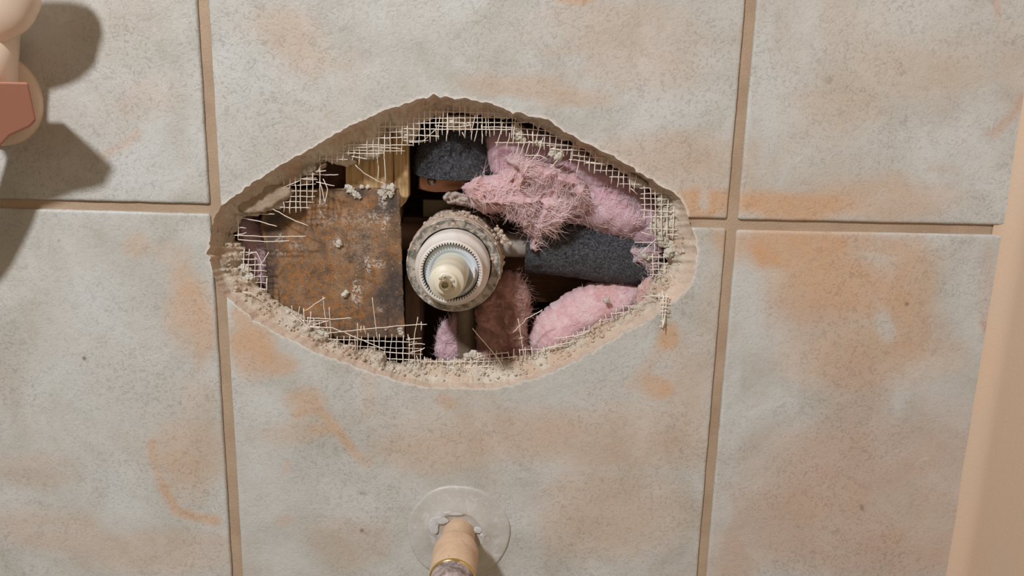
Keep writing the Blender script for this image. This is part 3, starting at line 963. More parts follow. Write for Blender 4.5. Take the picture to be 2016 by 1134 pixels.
G = Geo(); v, f = lathe(prof, AC, 96, cap1=True); G.add(v, f)
hub = G.build('stem_hub', M_CR, valve)
hub['label'] = 'cream plastic stem hub'
c0 = P(878, 563, -0.040)
M_BR = mat_simple('worn_brass', (0.50, 0.42, 0.27), 0.32, 0.7, 0.5, 0.12, 160)
prof = [(0.0035, -0.0396), (0.0034, -0.0444), (0.0032, -0.0450), (0.0020, -0.0450), (0.0018, -0.0446), (0.0016, -0.0396)]
G = Geo(); v, f = lathe(prof, AC, 12, cap1=True); G.add(v, f)
tip = G.build('stem_tip', M_BR, valve, smooth=False)
tip['label'] = 'small hollow brass stem end'
m = tip.modifiers.new('bevel', 'BEVEL'); m.width = 0.00025; m.segments = 2
G = Geo()
rg = random.Random(5)
for k in range(16):
    t = rg.uniform(-0.3, 2.4); blob(G, (AX + 0.0044 * math.cos(t), -0.0403, AZ + 0.0044 * math.sin(t)), rg.uniform(0.0004, 0.0009), k)
G.build('plaster_residue', M_WHITE, valve)
# dried mortar smeared on ring
G = Geo()
for k in range(420):
    t = rg.gauss(1.1, 0.75); r = rg.uniform(0.0278, 0.0296); y = rg.uniform(0.019, 0.074)
    blob(G, (AX + r * math.cos(t), y, AZ + r * math.sin(t)), rg.choice([0.0004, 0.0006, 0.0009, 0.0015]) * rg.uniform(.7, 1.2), k, 0.7, 1)
for (xx, yy, rr) in ((862, 446, .0010), (892, 441, .0014), (816, 490, .0012), (822, 512, .001), (975, 480, .0012), (968, 510, .0012), (838, 580, .001)):
    c = P(xx, yy, 0.0118); blob(G, c, rr, int(xx), sub=2, sq=(1, .3, .8))
for k in range(26):
    s_ = k / 25; c = P(978 + 20 * s_ + rg.gauss(0, 2.5), 448 + 28 * s_ + rg.gauss(0, 2), 0.022); blob(G, c, rg.uniform(.0007, .0015), k + 40, .9, 2)
G.build('mortar_residue', M_BODY, valve)

# torn stub of sleeve between the valve and strap
pt, _, _ = pillow('torn_sleeve', [(876, 380), (905, 375), (930, 382), (955, 398), (965, 415), (930, 412), (900, 404), (880, 402), (872, 392)], 0.034, 0.0015, 0.0008, M_WOOL3, None, 14, 0.0034, 330, 0.0022, 4, 'ridged')
pt.data.materials.clear(); pt.data.materials.append(mat_mortar('dusty_torn_paper', (0.30, 0.24, 0.21), (0.52, 0.43, 0.39), 0.001, (0.7, 0.55, 0.55), .5))
tag(pt, 'dusty torn paper scrap resting on top of the valve', 'paper scrap')

# ------------------------------------------------------------------ pink insulation
def fibres(Vf, h, n, L, seed, mat, parent, name='loose_fibre', rad=0.00011, edge=False, lift=0.0012):
    rgn = random.Random(seed); G = Geo()
    idx = [rgn.randrange(len(Vf)) for _ in range(n)]
    base = np.array([Vf[i] for i in idx])
    ang = fbm(base, 60, 3, seed) * 5 + np.array([rgn.gauss(0, 0.6) for _ in idx])
    for b, a in zip(base, ang):
        l = L * rgn.uniform(0.4, 1.3); d = np.array([math.cos(a), 0, math.sin(a)]); cv = rgn.uniform(-1, 1)
        pts = []
        p = b + np.array([0, -0.0001, 0]); lf = rgn.uniform(-0.2, 1.0) * lift
        for k in range(5):
            s = k / 4
            pts.append(p + np.array([0, -lf * math.sin(s * math.pi * 0.9), 0]))
            aa = a + cv * s * 1.6
            p = p + np.array([math.cos(aa), 0, math.sin(aa)]) * l / 4
        G.tube(pts, [rad * .8, rad, rad, rad * .7, rad * .2], 3, False)
    o = G.build(name, mat, parent)
    o['kind'] = 'stuff'
    return o


def wool(outline, y0, thick, label, mat, wpx=40, amp=0.004, nscale=110, mode='ridged', nf=1200, L=0.007, seed=0, sp=0.0012, flow=0.002, ej=0.0022):
    o, Vf, h = pillow('fibreglass_insulation', outline, y0, thick, sp, mat, None, wpx, amp, nscale, ej, seed, mode, 0.4, 1, flow)
    tag(o, label, 'insulation', 'pink insulation clumps inside the wall')
    fb = fibres(Vf, h, nf, L, seed + 50, M_FIB if mat is not M_WOOL3 else M_WOOL3, None)
    fb.parent = o
    return o


# placed deepest first
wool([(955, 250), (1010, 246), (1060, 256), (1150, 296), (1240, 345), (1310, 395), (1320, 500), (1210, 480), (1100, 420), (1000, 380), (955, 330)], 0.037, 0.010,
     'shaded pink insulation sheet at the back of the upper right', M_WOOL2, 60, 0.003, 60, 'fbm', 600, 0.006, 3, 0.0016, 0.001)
wool([(1118, 440), (1110, 428), (1140, 408), (1148, 385), (1150, 345), (1190, 348), (1240, 372), (1272, 400), (1290, 430), (1290, 452), (1258, 466), (1225, 474), (1192, 460), (1160, 450)], 0.040, 0.018,
     'smooth lilac pink insulation pad over the right foam sleeve', M_WOOL2, 55, 0.0022, 70, 'fbm', 350, 0.005, 11, 0.0012, 0.001)
wool([(905, 360), (925, 352), (950, 346), (985, 341), (1002, 322), (972, 298), (1000, 306), (1040, 306), (1080, 314), (1112, 326), (1142, 340), (1162, 378), (1168, 400), (1142, 418), (1118, 424), (1104, 440),
      (1092, 462), (1074, 450), (1058, 468), (1054, 500), (1044, 492), (1044, 462), (1020, 438), (1005, 430), (985, 418), (962, 424), (935, 406), (915, 386)], 0.030, 0.014,
     'frayed tangled pink insulation tuft in the middle above the grey pipe', M_WOOL, 34, 0.0095, 100, 'ridged', 3000, 0.009, 21, 0.0009, 0.0032, 0.003)
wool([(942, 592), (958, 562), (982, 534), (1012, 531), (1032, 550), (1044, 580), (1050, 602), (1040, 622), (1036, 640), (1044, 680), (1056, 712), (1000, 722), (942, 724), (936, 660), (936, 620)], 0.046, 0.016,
     'darker shade-coloured pink insulation clump right of the lower vertical pipe', M_WOOL3, 34, 0.0045, 90, 'ridged', 900, 0.007, 31, 0.0011, 0.0024)
wool([(1040, 650), (1066, 612), (1108, 580), (1150, 560), (1190, 549), (1232, 546), (1262, 556), (1272, 590), (1250, 626), (1190, 660), (1120, 705), (1050, 720), (1042, 690)], 0.044, 0.019,
     'smooth pink insulation batt filling the lower right of the hole', M_WOOL, 60, 0.0022, 60, 'fbm', 400, 0.004, 41, 0.0012, 0.001)
wool([(1256, 612), (1250, 590), (1254, 566), (1270, 548), (1282, 545), (1286, 556), (1279, 578), (1268, 600)], 0.024, 0.004,
     'small peach insulation flap at the lower right rim', mat_wool('peach_wool', (0.72, 0.46, 0.42), (0.84, 0.60, 0.55)), 12, 0.001, 200, 'ridged', 160, 0.004, 51, 0.0008, 0.0008, 0.001)
wool([(462, 412), (505, 420), (530, 450), (545, 500), (540, 580), (505, 570), (470, 500)], 0.040, 0.010,
     'pink insulation sliver showing left of the rusty plate', M_WOOL2, 30, 0.003, 90, 'ridged', 500, 0.006, 61, 0.0011)
wool([(852, 668), (866, 640), (886, 618), (912, 600), (918, 730), (880, 730), (858, 720)], 0.064, 0.012,
     'pink insulation tuft left of the lower vertical pipe', M_WOOL2, 26, 0.003, 90, 'ridged', 450, 0.006, 71, 0.0011)
wool([(936, 640), (952, 640), (975, 690), (990, 730), (925, 730)], 0.0585, 0.008,
     'lilac insulation sliver right behind the lower vertical pipe', M_WOOL2, 20, 0.002, 120, 'fbm', 200, 0.005, 81, 0.0011)
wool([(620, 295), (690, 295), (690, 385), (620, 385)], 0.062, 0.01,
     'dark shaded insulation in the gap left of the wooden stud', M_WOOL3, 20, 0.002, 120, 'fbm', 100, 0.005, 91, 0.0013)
wool([(1238, 486), (1262, 492), (1288, 480), (1300, 500), (1292, 530), (1280, 545), (1262, 520), (1244, 510)], 0.0255, 0.003,
     'greyish lilac fluff at the right end of the foam sleeve', mat_wool('grey_lilac_wool', (0.42, 0.36, 0.40), (0.58, 0.50, 0.56)), 14, 0.0016, 220, 'ridged', 240, 0.006, 95, 0.0009, 0.0014, 0.003)

# ------------------------------------------------------------------ cement fragments and lumps
FR = [([(470, 372), (500, 362), (540, 362), (572, 366), (578, 380), (568, 392), (545, 405), (515, 420), (492, 423), (472, 416), (466, 400)], 0.0120, 0.0028, M_FRAG, 'large flat grey cement flake at the upper left rim'),
      ([(690, 258), (730, 248), (764, 246), (772, 270), (762, 300), (742, 314), (716, 318), (694, 310), (684, 285)], 0.0185, 0.003, M_FRAG, 'brown cement flake behind the netting above the wood'),
      ([(786, 236), (818, 232), (828, 250), (822, 272), (806, 284), (792, 268)], 0.0195, 0.0026, M_FRAG, 'small brown cement flake between netting and upper foam sleeve'),
      ([(868, 228), (900, 224), (932, 226), (936, 240), (926, 254), (900, 258), (872, 250)], 0.0185, 0.0028, M_FRAG, 'brown cement flake stuck in the netting at the top'),
      ([(1236, 340), (1262, 348), (1278, 362), (1270, 372), (1248, 372), (1236, 360)], 0.0150, 0.0028, M_WHITE, 'pale cement flake wedged in the upper right netting'),
      ([(640, 318), (612, 338), (590, 360), (604, 368), (622, 344), (646, 326)], 0.0170, 0.002, M_FRAG, 'thin cement flake along the left slope of the rim')]
for i, (pl, y, th, mt, lb) in enumerate(FR):
    o, _, _ = pillow('cement_flake', pl, y, th, 0.0009, mt, None, 8, 0.0008, 300, 0.0012, 100 + i, 'fbm', 0.3)
    tag(o, lb, 'cement flake', 'cement flakes around the hole')

LUMPS = [([(889, 240, 8), (897, 238, 5)], 0.0135, 'white mortar crumb hanging in the netting at the top centre'),
         ([(916, 246, 5), (922, 244, 4)], 0.014, 'small pale mortar crumb right of the top centre crumb'),
         ([(1017, 254, 9), (1022, 268, 9), (1028, 276, 7)], 0.0135, 'knobbly mortar crumb in netting above the frayed tuft'),
         ([(1056, 282, 6), (1064, 283, 6)], 0.0135, 'tiny twin mortar crumb on the upper right netting'),
         ([(1090, 298, 8), (1098, 308, 9), (1104, 304, 7), (1086, 304, 6)], 0.0135, 'round pale mortar crumb dangling in upper right netting'),
         ([(1310, 385, 14), (1322, 396, 13), (1302, 396, 9), (1330, 410, 11)], 0.0125, 'rough pale mortar chunk at the top of right rim'),
         ([(1312, 418, 13), (1296, 441, 16), (1303, 452, 13), (1290, 432, 9), (1322, 436, 12), (1334, 428, 9)], 0.0118, 'largest pale mortar chunk on the right rim'),
         ([(1306, 474, 12), (1318, 480, 11), (1332, 468, 12), (1300, 468, 8)], 0.0125, 'pale mortar chunk below the largest right chunk'),
         ([(1318, 496, 11), (1330, 490, 10), (1338, 500, 9)], 0.0120, 'lowest pale mortar chunk on the right rim'),
         ([(1194, 592, 6)], 0.0225, 'white crumb sitting on the lower right pink batt'),
         ([(1270, 503, 7), (1276, 508, 5)], 0.021, 'white crumb caught in grey fluff by the right sleeve end'),
         ([(788, 650, 6), (790, 656, 5)], 0.0135, 'white crumb on a loose strand under the rusty plate corner'),
         ([(668, 478, 6), (666, 484, 4)], 0.0225, 'white mortar blob stuck on the middle of the rusty plate'),
         ([(678, 580, 6), (682, 576, 5)], 0.0225, 'white mortar blob low on the rusty plate'),
         ([(760, 372, 7), (768, 376, 7), (752, 380, 6), (774, 368, 5), (756, 388, 4)], 0.0215, 'white mortar smear on the top right corner of rusty plate'),
         ([(690, 374, 6), (700, 382, 5), (684, 368, 4), (706, 386, 4), (712, 368, 3), (724, 368, 3)], 0.0215, 'white mortar smear along the top edge of rusty plate'),
         ([(610, 334, 6), (600, 338, 5), (618, 330, 4)], 0.0110, 'white mortar smear on the upper left rim'),
         ([(634, 655, 8), (626, 650, 7), (642, 660, 6)], 0.0150, 'pale mortar lump on the lower left rim by the netting'),
         ([(484, 530, 9), (492, 545, 8), (478, 525, 6)], 0.0155, 'pale mortar lump on the left rim beside the netting'),
         ([(932, 698, 9), (944, 702, 8), (920, 702, 8)], 0.0170, 'pale mortar lump on the lower rim under the vertical pipe')]
for i, (bl, y, lb) in enumerate(LUMPS):
    G = Geo()
    for k, (x, yy, r) in enumerate(bl):
        fl = 0.021 < y < 0.022
        blob(G, P(x, yy, y + (0.0012 if r > 9 else 0.0012 if fl else 0)), pxm(r, y) * (1.15 if fl else 1), i * 10 + k, 1.1 if fl else 0.6, 4 if r > 7 or fl else 3, (1, 0.35, 1) if fl else (1, 0.7, 1), 2.4)
    o = G.build('mortar_crumb', M_WHITE, None)
    tag(o, lb, 'mortar crumb', 'mortar crumbs around the hole')

# grit lying on the lower rim
G = Geo(); rg = random.Random(9)
for k in range(520):
    t = rg.uniform(math.pi * 0.98, math.pi * 2.06); j = rg.randint(8, LV - 2)
    p = RIM[j][int(t / (2 * math.pi) * NR) % NR]
    blob(G, p + np.array([0, -0.0003, 0.0003]), rg.choice([0.0004, 0.0006, 0.0009, 0.0013]) * rg.uniform(0.7, 1.2), k, 0.5, 1)
o = G.build('mortar_grit', M_CEM, None); tag(o, 'cream mortar grit scattered along the lower rim', 'grit', None, 'stuff')

# ------------------------------------------------------------------ fibreglass mesh netting
def strand_pts(a, b, y, seed, wob=0.5, step=7, bow=0.0):
    a, b = np.array(a, float), np.array(b, float)
    L = np.linalg.norm(b - a); k = max(2, int(L / step)); out = []
    nrm = np.array([-(b - a)[1], (b - a)[0]]) / (L + 1e-9)
    rn = random.Random(seed)
    ph = rn.uniform(0, 6); y0 = y + rn.uniform(-.0004, .0004)
    for i in range(k + 1):
        s = i / k
        q = a + (b - a) * s + nrm * (wob * math.sin(s * 5 + ph) + bow * math.sin(s * math.pi)) + np.array([rn.gauss(0, .25), rn.gauss(0, .25)])
        out.append(P(q[0], q[1], y0 + 0.0004 * math.sin(s * 7 + ph)))
    return out


def netting(zones, loose, label, y=0.0150, pitch=11.6, seed=0, rad=0.00026):
    rn = random.Random(seed); G = Geo()
    for zi, (poly, ang, ext) in enumerate(zones):
        pl = np.array(poly, float); c = pl.mean(0)
        ca, sa = math.cos(math.radians(ang)), math.sin(math.radians(ang))
        R = np.array([[ca, sa], [-sa, ca]]); q = (pl - c) @ R.T
        for axis in (0, 1):
            lo, hi = q[:, axis].min(), q[:, axis].max(); s = lo + pitch * rn.uniform(0.2, 0.6)
            while s < hi:
                o_ = 1 - axis
                t = np.arange(q[:, o_].min() - 1, q[:, o_].max() + 1, 1.0)
                X = np.full(len(t), s) if axis == 0 else t; Y = t if axis == 0 else np.full(len(t), s)
                ins = inpoly(X, Y, q)
                runs = []; st = None
                for i, v in enumerate(ins):
                    if v and st is None: st = t[i]
                    if not v and st is not None: runs.append((st, t[i])); st = None
                if st is not None: runs.append((st, t[-1]))
                for (u, v) in runs:
                    if v - u < 4 or rn.random() < 0.05: continue
                    e = ext if axis == 0 else ext * 0.6
                    u2 = u - rn.uniform(0, e) ; v2 = v + rn.uniform(0, e) * (1 if axis else 1.3)
                    sh = rn.gauss(0, 0.9); sh2 = rn.gauss(0, 1.2)
                    pa = np.array([s + sh, u2] if axis == 0 else [u2, s + sh]); pb = np.array([s + sh2, v2] if axis == 0 else [v2, s + sh2])
                    pa = pa @ R + c; pb = pb @ R + c
                    G.tube(strand_pts(pa, pb, y + (0.0002 if axis else -0.0002), rn.randrange(9999)), rad * rn.uniform(0.8, 1.25), 5)
                s += pitch * rn.uniform(0.93, 1.07)
    o = G.build('fibreglass_netting', M_STRAND, None)
    tag(o, label, 'netting', 'torn white netting scraps around the hole')
    for i, lp in enumerate(loose):
        G = Geo(); pts = []; ys = lp[1]
        for j in range(len(lp[0]) - 1):
            ya, yb = ys if isinstance(ys, tuple) else (ys, ys)
            n_ = len(lp[0]) - 1
            a, b = lp[0][j], lp[0][j + 1]; k = max(2, int(math.hypot(b[0] - a[0], b[1] - a[1]) / 7))
            for q in range(k + (1 if j == n_ - 1 else 0)):
                s = q / k; g = (j + s) / n_
                pts.append(P(a[0] + (b[0] - a[0]) * s + rn.gauss(0, .3), a[1] + (b[1] - a[1]) * s + rn.gauss(0, .3), ya + (yb - ya) * g))
        G.tube(pts, rad * 1.05, 5)
        st = G.build('loose_strand', M_STRAND, None); st.parent = o
    return o


YN = 0.0140
netting([([(466, 424), (482, 422), (484, 472), (468, 470)], 0, 3), ([(474, 492), (500, 492), (506, 515), (524, 518), (526, 572), (510, 570), (500, 545), (478, 528)], 3, 4)],
        [([(491, 378), (530, 408), (575, 432), (606, 444)], (0.012, 0.010)), ([(462, 463), (520, 466), (602, 465)], 0.0125), ([(470, 472), (530, 476), (570, 474)], 0.0125),
         ([(470, 428), (512, 436), (545, 446)], (0.014, 0.011)), ([(484, 502), (504, 496), (516, 518), (529, 497)], 0.012), ([(495, 421), (540, 422)], 0.013), ([(478, 575), (496, 577), (504, 584)], 0.008)],
        'sparse white netting scrap on the left side of the hole', YN, seed=1)
netting([([(505, 362), (540, 356), (572, 354), (612, 338), (622, 345), (622, 372), (612, 408), (598, 412), (575, 418), (548, 414), (556, 400), (572, 384), (566, 366), (540, 364)], 0, 5),
         ([(630, 290), (680, 284), (682, 314), (668, 318), (640, 316), (624, 335), (626, 345), (640, 345), (640, 322), (628, 312)], 0, 5)],
        [([(585, 352), (625, 354)], 0.011), ([(612, 330), (624, 340), (634, 324)], 0.011), ([(630, 356), (640, 400), (645, 372), (636, 352)], 0.012), ([(600, 344), (666, 344)], 0.013), ([(622, 358), (658, 366)], 0.012),
         ([(520, 368), (523, 372), (560, 368), (590, 356)], 0.010), ([(630, 320), (630, 405)], 0.0125)],
        'white netting scrap along the upper left slope', 0.0112, seed=2)
netting([([(672, 262), (720, 246), (760, 238), (800, 230), (800, 286), (796, 296), (750, 304), (690, 300), (680, 290)], 0, 9)],
        [([(684, 291), (740, 289), (790, 293)], 0.0112), ([(676, 301), (730, 303), (756, 301)], 0.0110), ([(702, 252), (708, 300), (707, 325)], 0.012), ([(692, 308), (715, 312), (722, 313)], 0.0115),
         ([(700, 325), (716, 340), (745, 357), (762, 364)], (0.013, 0.018)), ([(756, 300), (758, 330), (759, 357)], 0.014), ([(742, 302), (745, 330), (744, 354)], 0.015), ([(700, 255), (705, 280), (693, 316)], 0.012)],
        'white netting over the pale wood at upper left', 0.0112, seed=3)
netting([([(798, 232), (830, 222), (880, 214), (930, 214), (980, 220), (1012, 232), (1012, 262), (980, 262), (920, 258), (870, 258), (850, 276), (812, 284), (798, 284)], 0, 9)],
        [([(805, 280), (832, 279), (850, 262), (860, 252)], 0.0118), ([(796, 285), (812, 286)], 0.0115), ([(866, 228), (862, 262), (863, 274)], 0.0115), ([(881, 230), (880, 262), (878, 278)], 0.0115), ([(936, 226), (930, 252), (928, 275)], 0.0112),
         ([(942, 240), (938, 262), (934, 279)], 0.0112), ([(948, 245), (950, 268), (949, 283)], 0.0112), ([(956, 228), (957, 268)], 0.0112), ([(856, 248), (900, 250), (930, 246)], 0.0112), ([(947, 250), (1012, 251)], 0.0112), ([(910, 260), (916, 272)], 0.012)],
        'dense white netting fringe at the top above the foam sleeve', 0.0112, seed=4)
netting([([(1010, 236), (1060, 250), (1105, 268), (1150, 292), (1190, 312), (1236, 340), (1262, 362), (1240, 372), (1200, 346), (1160, 326), (1140, 310), (1100, 300), (1060, 282), (1010, 272)], 4, 9)],
        [([(990, 240), (984, 268), (976, 290)], 0.0115), ([(1004, 262), (1002, 272), (996, 292)], 0.0115), ([(1022, 280), (1016, 308)], 0.012), ([(1032, 282), (1024, 306)], 0.012), ([(1042, 282), (1034, 308)], 0.012), ([(1070, 268), (1060, 300), (1046, 318)], 0.012),
         ([(974, 281), (1040, 281), (1080, 282)], 0.012), ([(1076, 286), (1130, 288)], 0.012), ([(1034, 306), (1064, 306), (1078, 314)], 0.012), ([(1098, 315), (1084, 331)], 0.011), ([(1126, 290), (1122, 325)], 0.012), ([(1142, 305), (1135, 344)], 0.012),
         ([(1120, 314), (1190, 322)], 0.012), ([(1155, 320), (1195, 326)], 0.012), ([(1200, 348), (1222, 349), (1228, 352)], 0.012), ([(1242, 371), (1255, 383)], 0.012), ([(1048, 258), (1048, 276)], 0.011), ([(1038, 254), (1040, 274)], 0.011)],
        'white netting band running down the upper right slope', 0.0112, seed=5)
netting([([(1262, 366), (1300, 372), (1322, 400), (1338, 440), (1336, 466), (1310, 462), (1282, 462), (1270, 440), (1262, 410)], 0, 7)],
        [([(1250, 477), (1295, 478)], 0.0125), ([(1260, 500), (1292, 470)], 0.012), ([(1262, 458), (1290, 464)], 0.0125), ([(1288, 480), (1290, 502)], 0.012)],
        'white netting patch over the mortar chunks at far right', 0.0088, seed=6)
netting([([(1282, 502), (1316, 504), (1316, 528), (1298, 548), (1282, 546)], 0, 5)],
        [([(1320, 540), (1330, 560)], 0.006)],
        'small netting scrap at the right beside the peach flap', 0.0120, seed=7)
netting([([(1078, 682), (1112, 668), (1146, 650), (1176, 632), (1222, 606), (1246, 600), (1250, 608), (1222, 622), (1180, 640), (1146, 660), (1111, 682), (1078, 696)], -4, 6),
         ([(935, 700), (1000, 692), (1076, 684), (1076, 694), (1000, 704), (940, 708)], -3, 6)],
        [([(1088, 667), (1140, 660), (1162, 650)], 0.012), ([(1020, 627), (1026, 660), (1031, 702)], (0.010, 0.014)), ([(1068, 610), (1036, 628), (1010, 655)], (0.012, 0.015)), ([(930, 646), (955, 676), (976, 700), (990, 722)], (0.008, 0.011)),
         ([(932, 706), (960, 698), (1000, 694)], 0.013), ([(1030, 664), (1022, 666)], 0.011), ([(1078, 684), (1130, 672)], 0.012)],
        'white netting fringe along the lower right rim', YN, seed=8)
netting([([(560, 604), (594, 606), (616, 616), (622, 640), (606, 640), (586, 622)], 0, 4),
         ([(600, 628), (646, 632), (650, 664), (700, 662), (760, 662), (808, 664), (830, 690), (828, 716), (765, 712), (757, 690), (700, 688), (650, 670), (612, 646)], 2, 7),
         ([(830, 708), (900, 706), (980, 708), (980, 738), (900, 742), (860, 738), (832, 722)], 0, 3)],
        [([(600, 612), (640, 586)], (0.014, 0.008)), ([(572, 617), (612, 650), (590, 625)], 0.014), ([(636, 584), (640, 620), (645, 655)], (0.009, 0.014)), ([(733, 586), (737, 620), (743, 668)], (0.009, 0.014)), ([(823, 624), (816, 660), (812, 700)], (0.009, 0.014)),
         ([(645, 656), (700, 650), (780, 642), (840, 638)], (0.013, 0.008)), ([(610, 644), (655, 645), (700, 664), (757, 688)], (0.012, 0.013)), ([(604, 626), (650, 628), (692, 626)], 0.011), ([(648, 604), (652, 665)], (0.010, 0.014)),
         ([(704, 636), (704, 690)], (0.011, 0.014)), ([(616, 640), (650, 630)], 0.012), ([(711, 642), (711, 654)], 0.010), ([(716, 641), (720, 658)], 0.010), ([(829, 633), (829, 650)], 0.009), ([(800, 668), (830, 666)], 0.012),
         ([(804, 680), (822, 676), (836, 678)], 0.012), ([(808, 694), (826, 690), (836, 685)], 0.012), ([(820, 700), (826, 722)], 0.012), ([(836, 702), (832, 722)], 0.012), ([(758, 644), (758, 650), (768, 642)], 0.011), ([(803, 658), (806, 676)], 0.012)],
        'large white netting piece below the rusty plate', YN, seed=9)

netting([([(1296, 580), (1316, 582), (1317, 612), (1308, 642), (1300, 642), (1301, 612)], 4, 3)],
        [([(1304, 572), (1306, 615), (1305, 646)], (0.004, -0.005)), ([(1262, 584), (1300, 582), (1318, 585)], (0.010, -0.0005)), ([(1313, 578), (1311, 610), (1306, 640)], (0.002, -0.004))],
        'little netting tail hanging over the lower right rim onto the tile', -0.0022, pitch=7.5, seed=11, rad=0.0003)

# ------------------------------------------------------------------ stub-out fitting at the bottom
SB = P(903, 1048, 0.0)
SX, SZ = SB[0], SB[2]
stub = thing('pipe_stub', (SX, 0, SZ), 'dusty brass spout pipe fitting on a round grey wall ring', 'pipe fitting')
n = NT('grey_sealant', 0.45, 0.4)
c = n.mix(n.ramp(n.noise(60, 4, .6, .6), 0.35, 0.65), (0.47, 0.46, 0.425), (0.545, 0.55, 0.535))
c = n.mix(n.ramp(n.noise(140, 4, .6, 1.0), 0.55, 0.68, 0, .7), c, (0.64, 0.65, 0.67)); n.color(c)
n.b.inputs['Alpha'].default_value = 1.0
n.bump(n.noise(160, 4), 0.0008, 0.6)
rr = pxm(108)
v, f = lathe([(rr, 0.0006), (rr * 0.995, -0.0006), (rr * 0.96, -0.0010), (rr * 0.90, -0.0009), (rr * 0.75, -0.0015), (rr * 0.55, -0.0022), (rr * 0.49, -0.0032), (rr * 0.46, -0.0030), (rr * 0.42, -0.0018), (rr * 0.2, -0.0016)],
             (SX, SZ), 120, rfun=lambda r, y, t, j: r * (1 + 0.012 * math.sin(3 * t + 1) + 0.008 * math.sin(7 * t)))
v[:, 1] += fbm(v, 200, 3, 4) * 0.0003
G = Geo(); G.add(v, f); G.build('wall_ring', n.m, stub)
M_PEACH = mat_mortar('peach_dusted_brass', (0.60, 0.43, 0.30), (0.68, 0.51, 0.36), 0.0003, (0.66, 0.47, 0.36), 0.5)
M_GOLD = mat_simple('polished_brass', (0.75, 0.56, 0.20), 0.2, 0.9)
v, f = lathe([(0.0104, 0.001), (0.0104, -0.016), (0.0112, -0.018), (0.0126, -0.0215)], (SX, SZ), 72, rfun=noisy(0.0004, 180, 3)); G = Geo(); G.add(v, f); G.build('pipe_neck', M_PEACH, stub)
v, f = lathe([(0.0120, -0.0200), (0.0132, -0.0212), (0.0136, -0.0225), (0.0136, -0.0300), (0.0133, -0.0310), (0.0134, -0.0320), (0.0134, -0.0490), (0.0130, -0.0500)], (SX, SZ), 72, rfun=noisy(0.00025, 180, 7)); G = Geo(); G.add(v, f); G.build('coupling', M_PEACH, stub)
v, f = lathe([(0.0130, -0.0498), (0.0133, -0.0502), (0.0133, -0.0512), (0.0128, -0.0520), (0.0112, -0.0522)], (SX, SZ), 72); G = Geo(); G.add(v, f); G.build('brass_collar', M_GOLD, stub)
v, f = lathe([(0.0126, -0.0518), (0.0126, -0.0545), (0.0120, -0.0550), (0.0118, -0.0560), (0.0121, -0.0570), (0.0121, -0.060), (0.0116, -0.0610), (0.0116, -0.064), (0.0095, -0.0645)], (SX, SZ), 64, cap1=True, rfun=noisy(0.0004, 260, 8))
G = Geo(); G.add(v, f); G.build('threaded_end', mat_simple('dusty_violet_grey_metal', (0.22, 0.18, 0.19), 0.5, 0.4, 0.4, 0.2, 200, 0.0003, (0.55, 0.45, 0.42), 0.8, 160), stub)
G = Geo()
for (x, y, r, q) in ((853, 1036, 14, (.8, .12, 1.4)), (868, 1024, 12, (1.3, .12, .8)), (940, 1044, 10, (1, .15, .8)), (950, 1054, 6, (1, .2, 1)), (895, 1011, 12, (2.2, .12, .35))):
    blob(G, P(x, y, -0.0028), pxm(r), int(x), 0.3, 3, q)
G.build('sealant_bead', mat_simple('bluish_white_sealant', (0.60, 0.62, 0.65), 0.4, 0, 0.4, 0.2, 160, 0.0006), stub)

# ------------------------------------------------------------------ wall fixture at the upper left
FX = P(-4, 196, 0.0)
fix = thing('shower_fixture', tuple(FX), 'cream and copper pink wall fixture cut by the upper left edge', 'shower fixture')
n = NT('cream_enamel', 0.35, 0.45); n.color(n.mix(n.noise(30, 2), (0.78, 0.63, 0.51), (0.82, 0.69, 0.58)))
M_CRE = n.m
M_SAL = mat_simple('copper_pink_enamel', (0.43, 0.20, 0.14), 0.5, 0.0, 0.4, 0.04, 100)
rr = pxm(85)
v, f = lathe([(rr, 0.001), (rr, -0.002), (rr * .96, -0.0035), (rr * .86, -0.0048), (rr * .6, -0.007), (rr * .45, -0.0095), (0.009, -0.012), (0.009, -0.028)], (FX[0], FX[2]), 96, cap1=True)
G = Geo(); G.add(v, f); G.build('escutcheon', M_CRE, fix)
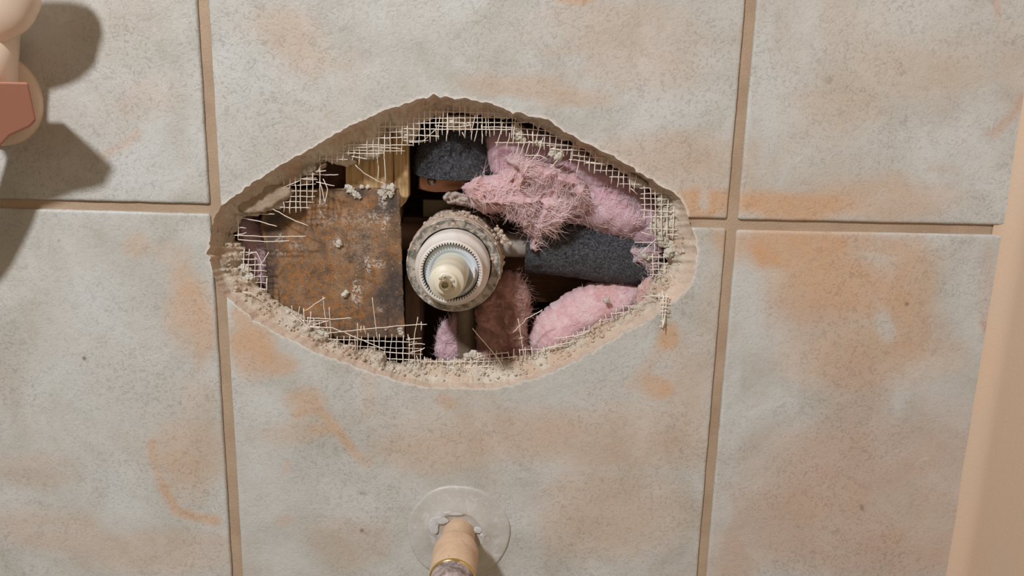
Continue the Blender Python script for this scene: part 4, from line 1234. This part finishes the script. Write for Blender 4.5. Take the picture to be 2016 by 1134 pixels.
# post running upward into the rounded head
a = P(-26, 205, -0.017); b = P(-26, 60, -0.017)
G = Geo(); v = []
pts = [a, a + (b - a) * .5, b]
G.tube(pts, [0.0142, 0.0142, 0.0150], 48); G.build('post', M_CRE, fix)
hd, _, _ = pillow('head', [(88, -40), (92, -85), (60, -150), (-90, -150), (-90, 95), (-40, 92), (0, 85), (38, 67), (60, 50), (80, 20), (87, 2)], -0.026, 0.007, 0.0014, M_CRE, None, 46, 0.0, 100, 0.0, 1, 'fbm', 1.2, 2)
zc = P(0, 40, -0.026)[2]
for v_ in hd.data.vertices:      # the head leans out from the wall towards its top
    v_.co.y -= 0.30 * (v_.co.z - zc)
hd.data.update(); under(hd, fix)
# salmon lever: faceted block
ys0 = -0.036
pol = [(-60, 160), (56, 162), (72, 238), (60, 250), (20, 268), (2, 288), (-60, 340)]
pf = PA(pol, ys0); pf[:, 1] -= 0.45 * (pf[:, 2] - pf[3][2])
pf = CAM + (PA(pol, 0.0) - CAM) * ((pf[:, 1] - CAM[1]) / -CAM[1])[:, None]
pb = PA([(a_ - 6, b_ + (5 if b_ < 200 else -5)) for a_, b_ in pol], ys0 + 0.016); n_ = len(pf)
G = Geo(); G.add(np.concatenate([pf, pb]), [tuple(range(n_))[::-1], tuple(range(n_, 2 * n_))] + [(i, (i + 1) % n_, (i + 1) % n_ + n_, i + n_) for i in range(n_)])
o = G.build('lever', M_SAL, fix, smooth=False)
m = o.modifiers.new('bevel', 'BEVEL'); m.width = 0.0012; m.segments = 3

# unseen tube added left of the frame to cast shadows along that edge
hp = [P(-40, 250, -0.024), P(-62, 330, -0.024), P(-100, 420, -0.024), P(-150, 560, -0.020), P(-118, 720, -0.018), P(-135, 820, -0.018), P(-98, 930, -0.020), P(-118, 1100, -0.022), P(-120, 1300, -0.022)]
M_HOSE = mat_simple('braided_steel', (0.45, 0.43, 0.40), 0.35, 0.7, 0.5, 0.1, 400)
rough_tube('shadow_hose', hp, [0.010, 0.010, 0.009, 0.0062, 0.0062, 0.0062, 0.0062, 0.0062, 0.0062][:len(hp)], M_HOSE, None, None, 0.0, 24, 100, 2, fix, samples=90)
